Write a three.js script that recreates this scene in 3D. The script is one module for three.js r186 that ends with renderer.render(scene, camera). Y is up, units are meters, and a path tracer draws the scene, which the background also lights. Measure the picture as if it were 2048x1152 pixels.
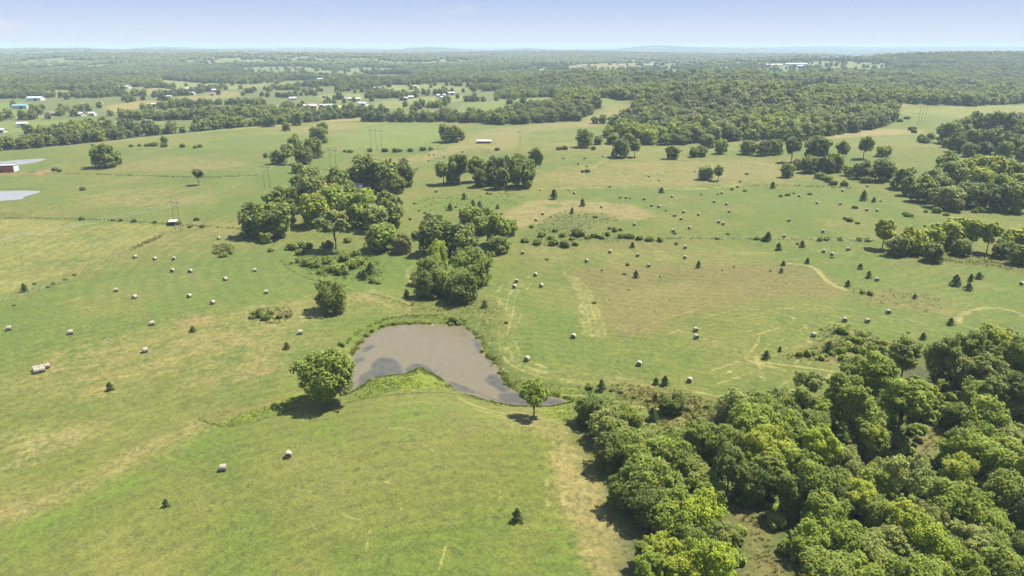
import * as THREE from 'three';
import { mergeGeometries } from 'three/addons/utils/BufferGeometryUtils.js';

// ---------------------------------------------------------------- camera, sky, sun, exposure
const EYE = 80, PITCH = THREE.MathUtils.degToRad(19.6), F = 1365;         // metres, radians, focal length in pixels of a 2048 x 1152 frame
const scene = new THREE.Scene();
const camera = new THREE.PerspectiveCamera(2 * Math.atan(576 / F) * 180 / Math.PI, 16 / 9, 1, 40000);
camera.position.set(0, EYE, 0);
camera.rotation.set(-PITCH, 0, 0);
const renderer = new THREE.WebGLRenderer({ antialias: true });
renderer.toneMapping = THREE.LinearToneMapping;
renderer.toneMappingExposure = 3.05;
renderer.shadowMap.enabled = true;
const SUN = new THREE.Vector3(0.43, 0.86, -0.25).normalize();
const sun = new THREE.DirectionalLight(new THREE.Color().setRGB(1, 0.94, 0.83), 4.1);
sun.name = 'sun'; sun.position.copy(SUN).multiplyScalar(1500); sun.castShadow = true;
Object.assign(sun.shadow.camera, { left: -900, right: 900, top: 900, bottom: -900, near: 1, far: 4000 });
scene.add(sun, sun.target);
scene.fog = new THREE.FogExp2(new THREE.Color().setRGB(0.64, 0.83, 1.0), 0.00013);

// ---------------------------------------------------------------- seeded randomness and noise
function rngOf(seed) { let s = seed >>> 0; return () => { s = (s + 0x6d2b79f5) | 0; let t = Math.imul(s ^ (s >>> 15), 1 | s); t = (t + Math.imul(t ^ (t >>> 7), 61 | t)) ^ t; return ((t ^ (t >>> 14)) >>> 0) / 4294967296; }; }
const LAT = new Float32Array(65536); { const r = rngOf(77); for (let i = 0; i < 65536; i++) LAT[i] = r(); }
function vn(x, y) {
  const ix = Math.floor(x), iy = Math.floor(y); let fx = x - ix, fy = y - iy; fx = fx * fx * (3 - 2 * fx); fy = fy * fy * (3 - 2 * fy);
  const x0 = ix & 255, x1 = (ix + 1) & 255, y0 = (iy & 255) << 8, y1 = ((iy + 1) & 255) << 8;
  const a = LAT[y0 | x0], b = LAT[y0 | x1], c = LAT[y1 | x0], d = LAT[y1 | x1];
  return a + (b - a) * fx + (c - a) * fy + (a - b - c + d) * fx * fy;
}
const fbm = (x, y) => vn(x, y) * 0.55 + vn(x * 2.03 + 17, y * 2.03 + 31) * 0.29 + vn(x * 4.1 + 5, y * 4.1 + 57) * 0.16;
const sm = (a, b, x) => { const t = Math.min(1, Math.max(0, (x - a) / (b - a))); return t * t * (3 - 2 * t); };
const lerp = (a, b, t) => a + (b - a) * t;

// ---------------------------------------------------------------- sky: clear summer air, thin wisps
{
  const W = 2048, H = 1024, data = new Float32Array(W * H * 4);
  const stops = [[0, .73, .80, .91], [1.2, .665, .755, .91], [2.4, .555, .665, .895], [3.8, .455, .58, .88], [8, .43, .56, .86], [20, .40, .53, .83], [45, .35, .48, .79], [90, .31, .44, .76]];
  for (let j = 0; j < H; j++) {
    const e = ((j + .5) / H - .5) * 180;
    let k = 0; while (k < stops.length - 2 && e > stops[k + 1][0]) k++;
    const A = stops[k], B = stops[k + 1], t = Math.min(1, Math.max(0, (e - A[0]) / (B[0] - A[0])));
    for (let i = 0; i < W; i++) {
      const az = ((i + .5) / W - .5) * 360, o = (j * W + i) * 4;
      let c = 0;
      if (e > .3) {
        const n = fbm(az / 5 + 3, e / 1.1 + 9 + az / 30), m = fbm(az / 17 + 40, e / 6 + 2);
        c = sm(.56, .85, n) * sm(.45, .7, m) * .8 * sm(.3, 1.5, e);
      }
      const white = [.80, .80, .87];
      for (let q = 0; q < 3; q++) data[o + q] = lerp(lerp(A[q + 1], B[q + 1], t), white[q], c) * .33;
      data[o + 3] = 1;
    }
  }
  const sky = new THREE.DataTexture(data, W, H, THREE.RGBAFormat, THREE.FloatType);
  sky.mapping = THREE.EquirectangularReflectionMapping; sky.magFilter = sky.minFilter = THREE.LinearFilter; sky.needsUpdate = true;
  scene.background = sky; scene.environment = sky;
}

// ---------------------------------------------------------------- terrain
const inPoly = (p, x, y) => { let c = false; for (let i = 0, j = p.length - 1; i < p.length; j = i++) if ((p[i][1] > y) !== (p[j][1] > y) && x < (p[j][0] - p[i][0]) * (y - p[i][1]) / (p[j][1] - p[i][1]) + p[i][0]) c = !c; return c; };
const edgeDist = (p, x, y) => { let m = 1e18; for (let i = 0, j = p.length - 1; i < p.length; j = i++) { const ax = p[j][0], ay = p[j][1], bx = p[i][0] - ax, by = p[i][1] - ay, t = Math.min(1, Math.max(0, ((x - ax) * bx + (y - ay) * by) / (bx * bx + by * by + 1e-9))), dx = x - ax - bx * t, dy = y - ay - by * t, d = dx * dx + dy * dy; if (d < m) m = d; } return Math.sqrt(m); };
const cp = Math.cos(PITCH), sp = Math.sin(PITCH);
const rayOf = (u, v) => { const a = (u - 1024) / F, b = (576 - v) / F; return [a, -sp + b * cp, -cp - b * sp]; };
const onPlane = (u, v, y) => { const [a, b, c] = rayOf(u, v), t = (y - EYE) / b; return [a * t, c * t]; };
function smoothLoop(pts, closed = true, n = 4) {
  const out = [], N = pts.length, g = (i) => closed ? pts[(i + N) % N] : pts[Math.min(N - 1, Math.max(0, i))];
  for (let i = 0; i < (closed ? N : N - 1); i++) { const a = g(i - 1), b = g(i), c = g(i + 1), d = g(i + 2);
    for (let k = 0; k < n; k++) { const t = k / n, t2 = t * t, t3 = t2 * t; out.push([0, 1].map((q) => .5 * (2 * b[q] + (c[q] - a[q]) * t + (2 * a[q] - 5 * b[q] + 4 * c[q] - d[q]) * t2 + (3 * b[q] - a[q] - 3 * c[q] + d[q]) * t3))); } }
  if (!closed) out.push(pts[N - 1]);
  return out;
}
const POND_LEVEL = -1.6;
const pondShape = (level, pts) => smoothLoop(pts.map(([u, v]) => onPlane(u, v, level)));
const PONDS = [
  { level: POND_LEVEL, bank: 16, poly: pondShape(POND_LEVEL, [[757, 660], [775, 653], [800, 650], [840, 649], [880, 650], [922, 650], [937, 662], [953, 673], [962, 686], [964, 710], [976, 717], [987, 723], [999, 740], [1004, 757], [1012, 770], [1024, 779], [1050, 788], [1099, 792], [1124, 797], [1141, 804], [1120, 809], [1099, 812], [1049, 812], [1024, 811], [987, 804], [949, 794], [912, 780], [890, 763], [869, 750], [852, 741], [837, 735], [826, 742], [812, 747], [782, 751], [744, 757], [728, 768], [712, 779], [690, 790], [672, 786], [680, 770], [694, 752], [704, 722], [709, 707], [718, 692], [729, 677], [743, 668]]) },
  { level: 0, bank: 14, poly: pondShape(0, [[-70, 330], [-30, 325], [10, 322], [45, 319], [92, 317], [82, 322], [60, 327], [30, 331], [-30, 333]]) },
  { level: -.5, bank: 12, poly: pondShape(-.5, [[-80, 396], [-40, 386], [0, 382], [40, 381], [80, 382], [70, 388], [50, 393], [42, 399], [0, 402], [-50, 402]]) },
];
for (const p of PONDS) { const xs = p.poly.map((q) => q[0]), zs = p.poly.map((q) => q[1]); p.box = [Math.min(...xs) - 30, Math.max(...xs) + 30, Math.min(...zs) - 30, Math.max(...zs) + 30]; }
const HILLS = [[300, -960, 250, 130, 20], [330, -1420, 420, 170, 20], [780, -620, 260, 160, 12], [1900, -2600, 900, 700, 42], [-1500, -3300, 1600, 600, 34], [300, -4700, 1400, 500, 26], [-3200, -5600, 1500, 700, 50],
  [-4700, -9800, 500, 500, 46], [-3300, -10400, 1500, 500, 36], [-900, -8200, 450, 400, 36], [200, -8600, 350, 400, 30], [1900, -9600, 420, 500, 44], [2800, -9900, 1300, 500, 34], [4300, -11500, 1500, 600, 36], [7200, -11800, 2200, 700, 40],
  [-12, -128, 38, 26, 2.2], [-135, -190, 70, 60, 2.0], [120, -330, 110, 60, 2.5]];
function height(x, z) {
  const r = Math.hypot(x, z);
  let h = (vn(x / 150 + 40, z / 150 + 80) - .5) * 4.4 + (vn(x / 48 + 11, z / 48 + 3) - .5) * 1.1;
  if (r > 600) h += sm(700, 2600, r) * ((vn(x / 1000 + 9, z / 1000 + 4) - .5) * 26 + (vn(x / 380 + 2, z / 380 + 7) - .5) * 13);
  for (const [cx, cz, sx, sz, a] of HILLS) { const q = ((x - cx) / sx) ** 2 + ((z - cz) / sz) ** 2; if (q < 9) h += a * Math.exp(-q); }
  for (const p of PONDS) if (x > p.box[0] && x < p.box[1] && z > p.box[2] && z < p.box[3]) {
    const d = edgeDist(p.poly, x, z);
    if (inPoly(p.poly, x, z)) h = p.level - .12 - Math.min(1.2, d * .25);
    else { const bank = p.level + .12 + Math.min(1.0, d * .22), t = sm(0, p.bank, d); h = lerp(bank, Math.max(h, p.level + .5), t); }
  }
  return h;
}
// the ground point that a sight line meets
function P(u, v) {
  const [a, b, c] = rayOf(u, Math.max(v, 96));
  let t0 = 60, t = 60;
  for (let i = 0; i < 900; i++) {
    const y = EYE + b * t, gap = y - height(a * t, c * t);
    if (gap < 0) { for (let k = 0; k < 14; k++) { const m = (t0 + t) / 2; if (EYE + b * m - height(a * m, c * m) < 0) t = m; else t0 = m; } break; }
    t0 = t; t += Math.max(1.5, Math.min(gap * 1.6, t * .03)); if (t > 16000) break;
  }
  return [a * t, c * t];
}
const W2 = (pts) => pts.map(([u, v]) => P(u, v));
const depthOf = (x, y, z) => (EYE - y) * sp - z * cp;

// ---------------------------------------------------------------- what grows and lies on the ground, as areas in metres
const mix3 = (a, b, t) => [lerp(a[0], b[0], t), lerp(a[1], b[1], t), lerp(a[2], b[2], t)];
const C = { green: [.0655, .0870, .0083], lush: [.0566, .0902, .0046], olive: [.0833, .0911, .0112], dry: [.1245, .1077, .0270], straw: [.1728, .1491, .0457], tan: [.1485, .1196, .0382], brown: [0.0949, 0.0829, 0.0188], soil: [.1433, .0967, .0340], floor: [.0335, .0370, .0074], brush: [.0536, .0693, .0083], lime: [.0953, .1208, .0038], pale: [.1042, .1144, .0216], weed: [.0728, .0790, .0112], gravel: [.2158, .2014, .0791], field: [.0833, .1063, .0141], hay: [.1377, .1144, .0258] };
const AREAS = [];
const area = (c, pts, a = 1, blur = 2) => AREAS.push({ c, a, blur, pts: W2(smoothLoop(pts)) });
const strip = (c, w, pts, a = 1, blur = .4) => AREAS.push({ c, a, blur, w, pts: W2(smoothLoop(pts, false)) });
// beyond the pasture: woods and farms
const PASTURE = W2([[-900, 320], [-300, 308], [0, 303], [160, 288], [300, 272], [460, 256], [620, 244], [770, 243], [900, 244], [1000, 250], [1100, 246], [1150, 240], [1190, 222], [1215, 205], [1262, 198], [1266, 232], [1230, 246], [1212, 278], [1225, 291], [1310, 291], [1400, 287], [1500, 282], [1590, 283], [1640, 276], [1690, 269], [1760, 253], [1790, 241], [1785, 225], [1775, 206], [1830, 208], [1900, 212], [1960, 212], [2048, 206], [2500, 212], [3200, 230]]);
PASTURE.push([4000, -300], [4000, 700], [-4000, 700], [-4000, -300]);
const MIXED = [W2([[-600, 192], [0, 186], [130, 182], [300, 172], [700, 158], [1000, 168], [1010, 200], [950, 225], [640, 240], [460, 254], [160, 287], [0, 300], [-600, 306]]), W2([[1060, 128], [1300, 122], [1620, 124], [1640, 140], [1420, 154], [1180, 156], [1050, 140]])];
const BELT = [W2([[-300, 300], [0, 295], [110, 288], [200, 280], [300, 270], [460, 254], [560, 243], [620, 239], [620, 243], [460, 257], [300, 273], [180, 288], [0, 304], [-300, 310]]), W2([[236, 236], [330, 233], [450, 228], [512, 220], [560, 226], [640, 233], [760, 225], [775, 228], [660, 240], [520, 236], [460, 236], [300, 243], [240, 244]])];
const OPEN = [[[0, 206], [55, 204], [62, 222], [120, 226], [90, 236], [0, 238], [-200, 236], [-200, 208]], [[90, 182], [140, 180], [140, 192], [100, 194]], [[215, 211], [300, 201], [345, 206], [300, 214], [235, 224], [215, 222]], [[-100, 250], [90, 241], [290, 241], [335, 243], [290, 252], [100, 257], [80, 263], [-100, 268]],
  [[325, 160], [405, 166], [512, 169], [512, 175], [380, 180], [330, 172]], [[250, 181], [320, 176], [350, 186], [260, 190]], [[512, 167], [610, 165], [600, 173], [512, 174]], [[700, 150], [815, 149], [815, 156], [760, 156], [700, 156]], [[765, 172], [850, 170], [930, 174], [930, 183], [850, 185], [770, 183]], [[512, 211], [560, 209], [562, 222], [512, 224]], [[595, 213], [690, 210], [690, 220], [600, 222]],
  [[750, 206], [830, 196], [935, 190], [940, 198], [850, 212], [760, 218]], [[645, 240], [740, 235], [880, 219], [882, 233], [770, 239], [650, 245]], [[905, 222], [950, 205], [1100, 194], [1104, 208], [1040, 218], [1000, 232], [910, 236]], [[1145, 131], [1200, 128], [1300, 126], [1310, 133], [1240, 140], [1145, 138]], [[1280, 149], [1390, 148], [1400, 153], [1280, 154]], [[1195, 197], [1238, 200], [1232, 212], [1195, 214]], [[1612, 171], [1680, 169], [1672, 186], [1590, 188]], [[1795, 176], [1910, 178], [1905, 183], [1810, 181]],
  [[1640, 115], [1740, 111], [1740, 118], [1650, 121]], [[222, 107], [290, 106], [290, 110], [225, 110]], [[1540, 130], [1620, 128], [1620, 135], [1540, 136]], [[1540, 150], [1610, 150], [1600, 156], [1540, 156]], [[420, 185], [470, 183], [480, 192], [420, 196]], [[640, 190], [720, 188], [730, 198], [650, 202]], [[350, 196], [430, 190], [430, 202], [340, 208]]].map((p) => W2(smoothLoop(p, true, 3)));
const openTone = [C.field, C.pale, C.hay, C.field, C.pale, C.dry, C.pale, C.field, C.pale, C.field, C.gravel, C.pale, C.hay, C.field, C.dry, C.gravel, C.field, C.pale, C.dry, C.straw, C.straw, C.pale, C.pale, C.dry, C.pale, C.dry];
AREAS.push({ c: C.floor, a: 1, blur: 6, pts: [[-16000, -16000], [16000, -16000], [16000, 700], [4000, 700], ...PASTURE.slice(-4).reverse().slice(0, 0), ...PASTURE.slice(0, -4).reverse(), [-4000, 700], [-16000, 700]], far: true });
for (const m of MIXED) AREAS.push({ c: mix3(C.field, C.pale, .4), a: .7, blur: 6, pts: m });
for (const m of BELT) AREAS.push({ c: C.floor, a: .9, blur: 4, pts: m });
OPEN.forEach((p, i) => AREAS.push({ c: openTone[i % openTone.length], a: 1, blur: 4, pts: p }));
// upper pastures
area(C.dry, [[640, 247], [700, 245], [760, 246], [720, 256], [640, 262], [560, 270], [560, 262]], .7, 6);
area(C.field, [[700, 262], [760, 250], [880, 250], [900, 262], [850, 290], [780, 298], [700, 300]], .8, 8);
area(C.dry, [[960, 262], [1060, 250], [1150, 243], [1190, 225], [1250, 205], [1258, 225], [1225, 245], [1150, 256], [1060, 266], [1020, 300], [960, 300], [900, 300]], .75, 6);
area(C.tan, [[790, 325], [830, 312], [880, 298], [940, 292], [900, 306], [850, 322], [800, 335]], .55, 4);
area(C.dry, [[1290, 322], [1400, 318], [1560, 318], [1600, 345], [1530, 362], [1400, 372], [1250, 375], [1120, 372], [1080, 352], [1150, 330]], .7, 8);
area(C.lush, [[620, 300], [700, 305], [690, 330], [600, 350], [520, 360], [560, 330]], .6, 6);
area(C.dry, [[230, 330], [330, 318], [480, 322], [500, 338], [360, 342], [240, 340]], .6, 8);
area(C.dry, [[180, 385], [330, 378], [420, 400], [330, 412], [180, 408]], .55, 8);
area(C.pale, [[1800, 222], [1900, 214], [2060, 212], [2060, 232], [1930, 234], [1870, 228]], .9, 6);
area(C.dry, [[1776, 206], [1800, 206], [1812, 214], [1790, 220], [1776, 216]], .9, 3);
strip(C.straw, 5, [[1790, 222], [1830, 231], [1890, 236]], .8, 2);
area(C.tan, [[1620, 274], [1700, 258], [1760, 258], [1850, 262], [1820, 268], [1740, 272], [1680, 276], [1630, 280]], .85, 4);
area(C.olive, [[1690, 285], [1800, 270], [1860, 300], [1830, 330], [1760, 320], [1700, 300]], .6, 6);
strip(C.gravel, 4, [[-100, 314], [0, 304], [120, 293], [250, 280], [360, 268], [470, 258], [620, 246]], .75, 1.2);
strip(C.soil, 9, [[0, 348], [20, 350], [60, 347], [110, 343]], .7, 2);
strip(C.straw, 3, [[1080, 378], [1160, 376], [1250, 375], [1380, 378], [1450, 374], [1480, 370]], .5, 1);
strip(C.straw, 2.5, [[1180, 340], [1190, 332], [1212, 320], [1225, 316]], .6, 1);
// centre: pale mown ground with a green rise
area(C.tan, [[1008, 426], [1040, 410], [1062, 402], [1150, 401], [1250, 409], [1300, 424], [1296, 438], [1240, 442], [1180, 432], [1120, 432], [1070, 448], [1012, 452]], .8, 2);
area(C.lush, [[1088, 412], [1105, 408], [1128, 412], [1108, 416]], .8, 1);
area(C.brush, [[1060, 455], [1090, 437], [1120, 424], [1160, 422], [1210, 428], [1248, 442], [1200, 448], [1190, 462], [1250, 472], [1330, 474], [1330, 482], [1180, 486], [1150, 490], [1090, 492], [1050, 485]], .45, 3);
area(C.brown, [[1150, 485], [1240, 482], [1330, 482], [1440, 480], [1360, 492], [1290, 498], [1200, 494]], .5, 3);
area(C.lush, [[820, 400], [900, 388], [1000, 390], [1060, 398], [1030, 410], [960, 420], [860, 425], [820, 430]], .55, 6);
// right of the pond: unmown brown pasture, mown lawn round it
area(C.brown, [[1150, 562], [1125, 545], [1180, 536], [1290, 534], [1400, 532], [1500, 531], [1590, 529], [1640, 545], [1700, 580], [1640, 594], [1560, 597], [1480, 603], [1410, 625], [1330, 648], [1305, 678], [1250, 678], [1215, 676], [1205, 640], [1190, 606]], .82, 3.5);
area(C.dry, [[1310, 575], [1380, 560], [1400, 575], [1330, 590], [1260, 605], [1240, 595]], .6, 4);
area(C.pale, [[1125, 545], [1150, 560], [1190, 606], [1208, 640], [1216, 676], [1190, 676], [1170, 670], [1158, 640], [1160, 610], [1150, 580]], .35, 1);
for (let k = 0; k < 4; k++) strip(C.straw, .75, [[1128 + k * 9, 545 + k * 3], [1156 + k * 8, 585], [1164 + k * 11, 625], [1166 + k * 14, 655], [1172 + k * 13, 674 - Math.abs(k - 1.5) * 2]], .6, .35);
area(C.brown, [[1690, 590], [1760, 575], [1850, 585], [1900, 610], [1860, 630], [1780, 612], [1700, 600]], .7, 3);
strip(C.weed, 1.6, [[1330, 650], [1410, 622], [1480, 602], [1560, 596], [1660, 598], [1760, 612], [1860, 632]], .5, .8);
strip(C.straw, 1.8, [[1570, 527], [1612, 530], [1634, 540], [1650, 558], [1668, 570], [1692, 580]], .9, .4);
strip(C.straw, 1.5, [[1918, 645], [1922, 632], [1940, 622], [1975, 616], [2010, 618], [2050, 632]], .9, .4);
strip(C.straw, .9, [[1490, 714], [1500, 722], [1560, 729], [1620, 736], [1680, 745]], .95, .25);
strip(C.straw, .8, [[1500, 722], [1560, 738], [1596, 744]], .7, .3);
strip(C.straw, .8, [[1512, 712], [1520, 740], [1530, 768]], .55, .4);
strip(C.straw, .9, [[1608, 655], [1620, 668], [1612, 690], [1560, 698]], .5, .4);
strip(C.straw, 1.0, [[1940, 655], [1960, 662], [1945, 672]], .6, .4);
area(C.brown, [[1650, 660], [1700, 655], [1760, 680], [1770, 710], [1690, 725], [1600, 720], [1570, 712], [1620, 690]], .55, 2);
strip(C.straw, .9, [[985, 590], [1005, 610], [1018, 640], [1004, 672], [1012, 700], [1040, 728], [1090, 745]], .6, .5);
strip(C.straw, .7, [[1002, 640], [990, 680], [1008, 716], [1050, 745], [1120, 760], [1300, 770], [1420, 790]], .5, .5);
for (let k = 0; k < 5; k++) strip(C.pale, .6, [[1050 - k * 6, 560], [1030 - k * 7, 620], [1036 - k * 8, 670 + k * 5], [1080 - k * 6, 715 + k * 7], [1160, 738 + k * 8], [1290, 752 + k * 8]], .45, .4);
area(C.weed, [[985, 690], [1010, 740], [1060, 762], [1180, 772], [1300, 778], [1420, 800], [1430, 850], [1330, 850], [1240, 800], [1130, 780], [1030, 772], [1000, 735]], .7, 2);
area(C.brown, [[1220, 770], [1330, 775], [1430, 805], [1440, 850], [1350, 860], [1290, 830], [1250, 800]], .55, 3);
area(C.lush, [[1110, 785], [1180, 778], [1240, 800], [1310, 850], [1340, 880], [1290, 890], [1230, 860], [1150, 810]], .6, 2);
area(C.lime, [[1095, 812], [1140, 806], [1160, 830], [1140, 850], [1100, 838], [1082, 824]], .9, 1);
area(C.lime, [[1100, 786], [1140, 784], [1165, 795], [1140, 800], [1115, 794]], .7, 1);
// windrow bits left along the mower's rounds
{ const r = rngOf(314); const rounds = (curve, offs, dash, a) => { const p = W2(smoothLoop(curve, false, 10)); for (const off of offs) for (let i = 2; i + 4 < p.length; i++) if (r() < dash) { const q = []; const n = 1 + ((r() * 5) | 0); for (let k = 0; k <= n && i + k + 1 < p.length; k++) { const a0 = p[i + k - 1], b0 = p[i + k + 1], l = Math.hypot(b0[0] - a0[0], b0[1] - a0[1]) || 1; q.push([p[i + k][0] - (b0[1] - a0[1]) / l * off, p[i + k][1] + (b0[0] - a0[0]) / l * off]); } if (q.length > 1) AREAS.push({ c: r() < .6 ? C.straw : C.pale, a: a * (.4 + r() * .6), blur: .22, w: .3 + r() * .5, pts: q }); } };
  const many = (n, s, o = 0) => Array.from({ length: n }, (_, i) => o + i * s + (r() - .5) * .6);
  rounds([[1060, 545], [1030, 590], [1022, 630], [1010, 680], [1030, 720], [1090, 748], [1200, 764], [1330, 776], [1440, 795]], many(14, 2.4, -3), .24, .95);
  rounds([[1440, 795], [1520, 770], [1580, 740], [1610, 690], [1590, 650], [1520, 625], [1420, 640], [1330, 670]], many(9, 3, -12), .16, .85);
  rounds([[1030, 495], [1150, 508], [1300, 520], [1450, 515], [1620, 512], [1750, 520]], many(8, 3.4, -12), .12, .8);
  rounds([[1380, 640], [1500, 612], [1650, 610], [1800, 640], [1880, 660]], many(8, 3, -2), .15, .8);
  rounds([[560, 860], [700, 830], [860, 810], [980, 850], [1050, 930], [1060, 1030], [1080, 1140]], many(14, 2.8, -40), .05, .5);
  rounds([[60, 620], [250, 570], [420, 545], [600, 545], [700, 600], [600, 640], [400, 690], [100, 720]], many(9, 4, -18), .05, .5);
  rounds([[1040, 400], [1200, 392], [1400, 398], [1600, 405], [1750, 415]], many(8, 6, -20), .06, .5); }
// pond margin
area(C.lime, [[700, 800], [715, 778], [745, 757], [782, 750], [812, 746], [837, 734], [862, 746], [880, 760], [905, 775], [860, 775], [790, 780], [740, 795]], .72, .8);
area(C.olive, [[690, 800], [760, 790], [830, 780], [900, 778], [960, 798], [1020, 815], [980, 815], [930, 796], [840, 788], [760, 798], [700, 815]], .6, 1);
area(C.lush, [[560, 700], [600, 690], [660, 700], [690, 690], [710, 670], [745, 655], [765, 648], [745, 660], [722, 690], [706, 720], [690, 750], [640, 720]], .0, 1);
area(C.lime, [[420, 846], [470, 832], [540, 808], [600, 790], [640, 790], [600, 815], [540, 832], [470, 851], [440, 852]], .75, 1);
area(C.brown, [[398, 834], [450, 822], [540, 795], [560, 800], [470, 832], [420, 846]], .7, 1.2);
area(C.lush, [[690, 700], [705, 680], [740, 657], [765, 646], [800, 640], [900, 643], [930, 648], [925, 640], [860, 632], [780, 640], [730, 655], [695, 680]], .9, 1.0);
area(C.weed, [[820, 600], [900, 590], [990, 600], [1010, 640], [1000, 690], [960, 660], [930, 640], [850, 630], [800, 640]], .65, 2);
strip(C.straw, 1.4, [[824, 532], [814, 545], [820, 560], [832, 575]], .85, .4);
strip(C.straw, 1.1, [[812, 592], [798, 590], [806, 600], [818, 612], [812, 628]], .7, .4);
area(C.lush, [[560, 520], [640, 515], [760, 510], [830, 520], [812, 560], [815, 590], [790, 592], [700, 568], [630, 560], [590, 540]], .5, 2);
area(C.dry, [[690, 590], [760, 580], [815, 610], [760, 620], [690, 606]], .65, 3);
area(C.olive, [[480, 460], [600, 450], [800, 470], [830, 510], [700, 500], [560, 512], [480, 515]], .4, 4);
// left meadow
area(C.dry, [[300, 460], [420, 440], [470, 470], [380, 500], [260, 520], [160, 548], [60, 585], [0, 600], [0, 588], [120, 545]], .3, 5);
area([.128, .124, .022], [[-60, 440], [0, 440], [200, 445], [345, 456], [262, 492], [180, 528], [100, 555], [0, 590], [-60, 610]], .6, 1.2);
area(C.dry, [[120, 700], [220, 670], [330, 665], [460, 640], [560, 660], [560, 700], [480, 720], [380, 735], [240, 760], [130, 780], [40, 760]], .5, 6);
area(C.soil, [[340, 645], [380, 628], [440, 628], [430, 642], [380, 656]], .5, 2.5);
area(C.soil, [[478, 752], [510, 735], [545, 728], [540, 742], [500, 756]], .7, 1.6);
area(C.dry, [[380, 740], [480, 700], [590, 690], [600, 720], [540, 760], [430, 780]], .5, 5);
area(C.straw, [[10, 880], [60, 866], [130, 868], [140, 880], [90, 898], [40, 906]], .35, 3);
strip(C.tan, 5, [[-30, 1050], [40, 1022], [110, 1006], [180, 970], [260, 925], [330, 893], [400, 850]], .55, 2);
strip(C.tan, 4, [[30, 930], [70, 905], [120, 885], [180, 860]], .4, 2.5);
area(C.lush, [[60, 1040], [180, 985], [300, 920], [420, 865], [470, 855], [430, 895], [330, 950], [220, 1020], [120, 1070], [0, 1110], [0, 1070]], .55, 3);
area(C.weed, [[385, 948], [415, 940], [425, 955], [400, 963], [382, 958]], .75, .8);
area(C.hay, [[195, 772], [230, 782], [200, 790], [170, 786]], .5, 1);
area(C.dry, [[455, 622], [620, 600], [690, 628], [620, 640], [500, 655]], .55, 4);
// foreground
strip(C.brush, .7, [[398, 840], [440, 851], [480, 850], [540, 834], [600, 812]], .6, .2);
strip(C.brush, .6, [[690, 806], [740, 796], [790, 790], [840, 786], [900, 787], [950, 798]], .55, .2);
area(C.tan, [[1108, 905], [1130, 893], [1165, 890], [1190, 930], [1225, 1000], [1262, 1080], [1290, 1170], [1195, 1170], [1150, 1070], [1118, 1000], [1106, 950]], .8, 1.0);
area(C.dry, [[1010, 815], [1080, 830], [1130, 860], [1130, 895], [1100, 880], [1050, 850]], .6, 2);
area(C.lush, [[1085, 1080], [1130, 1050], [1150, 1110], [1170, 1170], [1090, 1170]], .4, 2);
area(C.olive, [[700, 900], [900, 860], [1000, 900], [1040, 1000], [960, 1100], [800, 1100], [700, 1000]], .4, 6);
area(C.lush, [[560, 850], [700, 830], [900, 800], [980, 830], [900, 850], [760, 870], [600, 900]], .35, 4);
for (const l of [[[740, 1056], [735, 1085], [728, 1112]], [[892, 1092], [884, 1120], [876, 1145]], [[838, 887], [852, 893], [866, 901]], [[766, 962], [780, 966], [788, 968]], [[612, 986], [630, 980], [640, 976]], [[686, 1029], [700, 1035], [720, 1040]], [[800, 1006], [802, 1016], [801, 1026]], [[1000, 980], [998, 1000], [1006, 990]], [[770, 858], [800, 856], [830, 860]], [[930, 945], [940, 943]], [[330, 912], [350, 920]]]) strip(C.straw, .28, l, .7, .12);
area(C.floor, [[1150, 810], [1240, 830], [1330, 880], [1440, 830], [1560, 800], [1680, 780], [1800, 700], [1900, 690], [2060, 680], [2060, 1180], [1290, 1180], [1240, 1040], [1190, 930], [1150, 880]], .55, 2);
area(C.brown, [[1445, 1000], [1480, 1005], [1530, 1060], [1575, 1170], [1490, 1170], [1500, 1100]], .9, 1.5);
area(C.dry, [[1830, 890], [1850, 860], [1890, 855], [1905, 875], [1880, 905], [1845, 915]], .85, 1.5);
area(C.weed, [[1880, 505], [1960, 500], [2060, 520], [2060, 550], [1960, 535], [1880, 525], [1780, 515]], .6, 3);

const clearing = (x, z) => { const r = Math.hypot(x, z); return r < 1500 ? 0 : sm(.545, .575, fbm(x / 260 + 90, z / 200 + 12) * .8 + vn(x / 900 + 5, z / 700) * .2) * sm(1500, 1900, r); };

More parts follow.
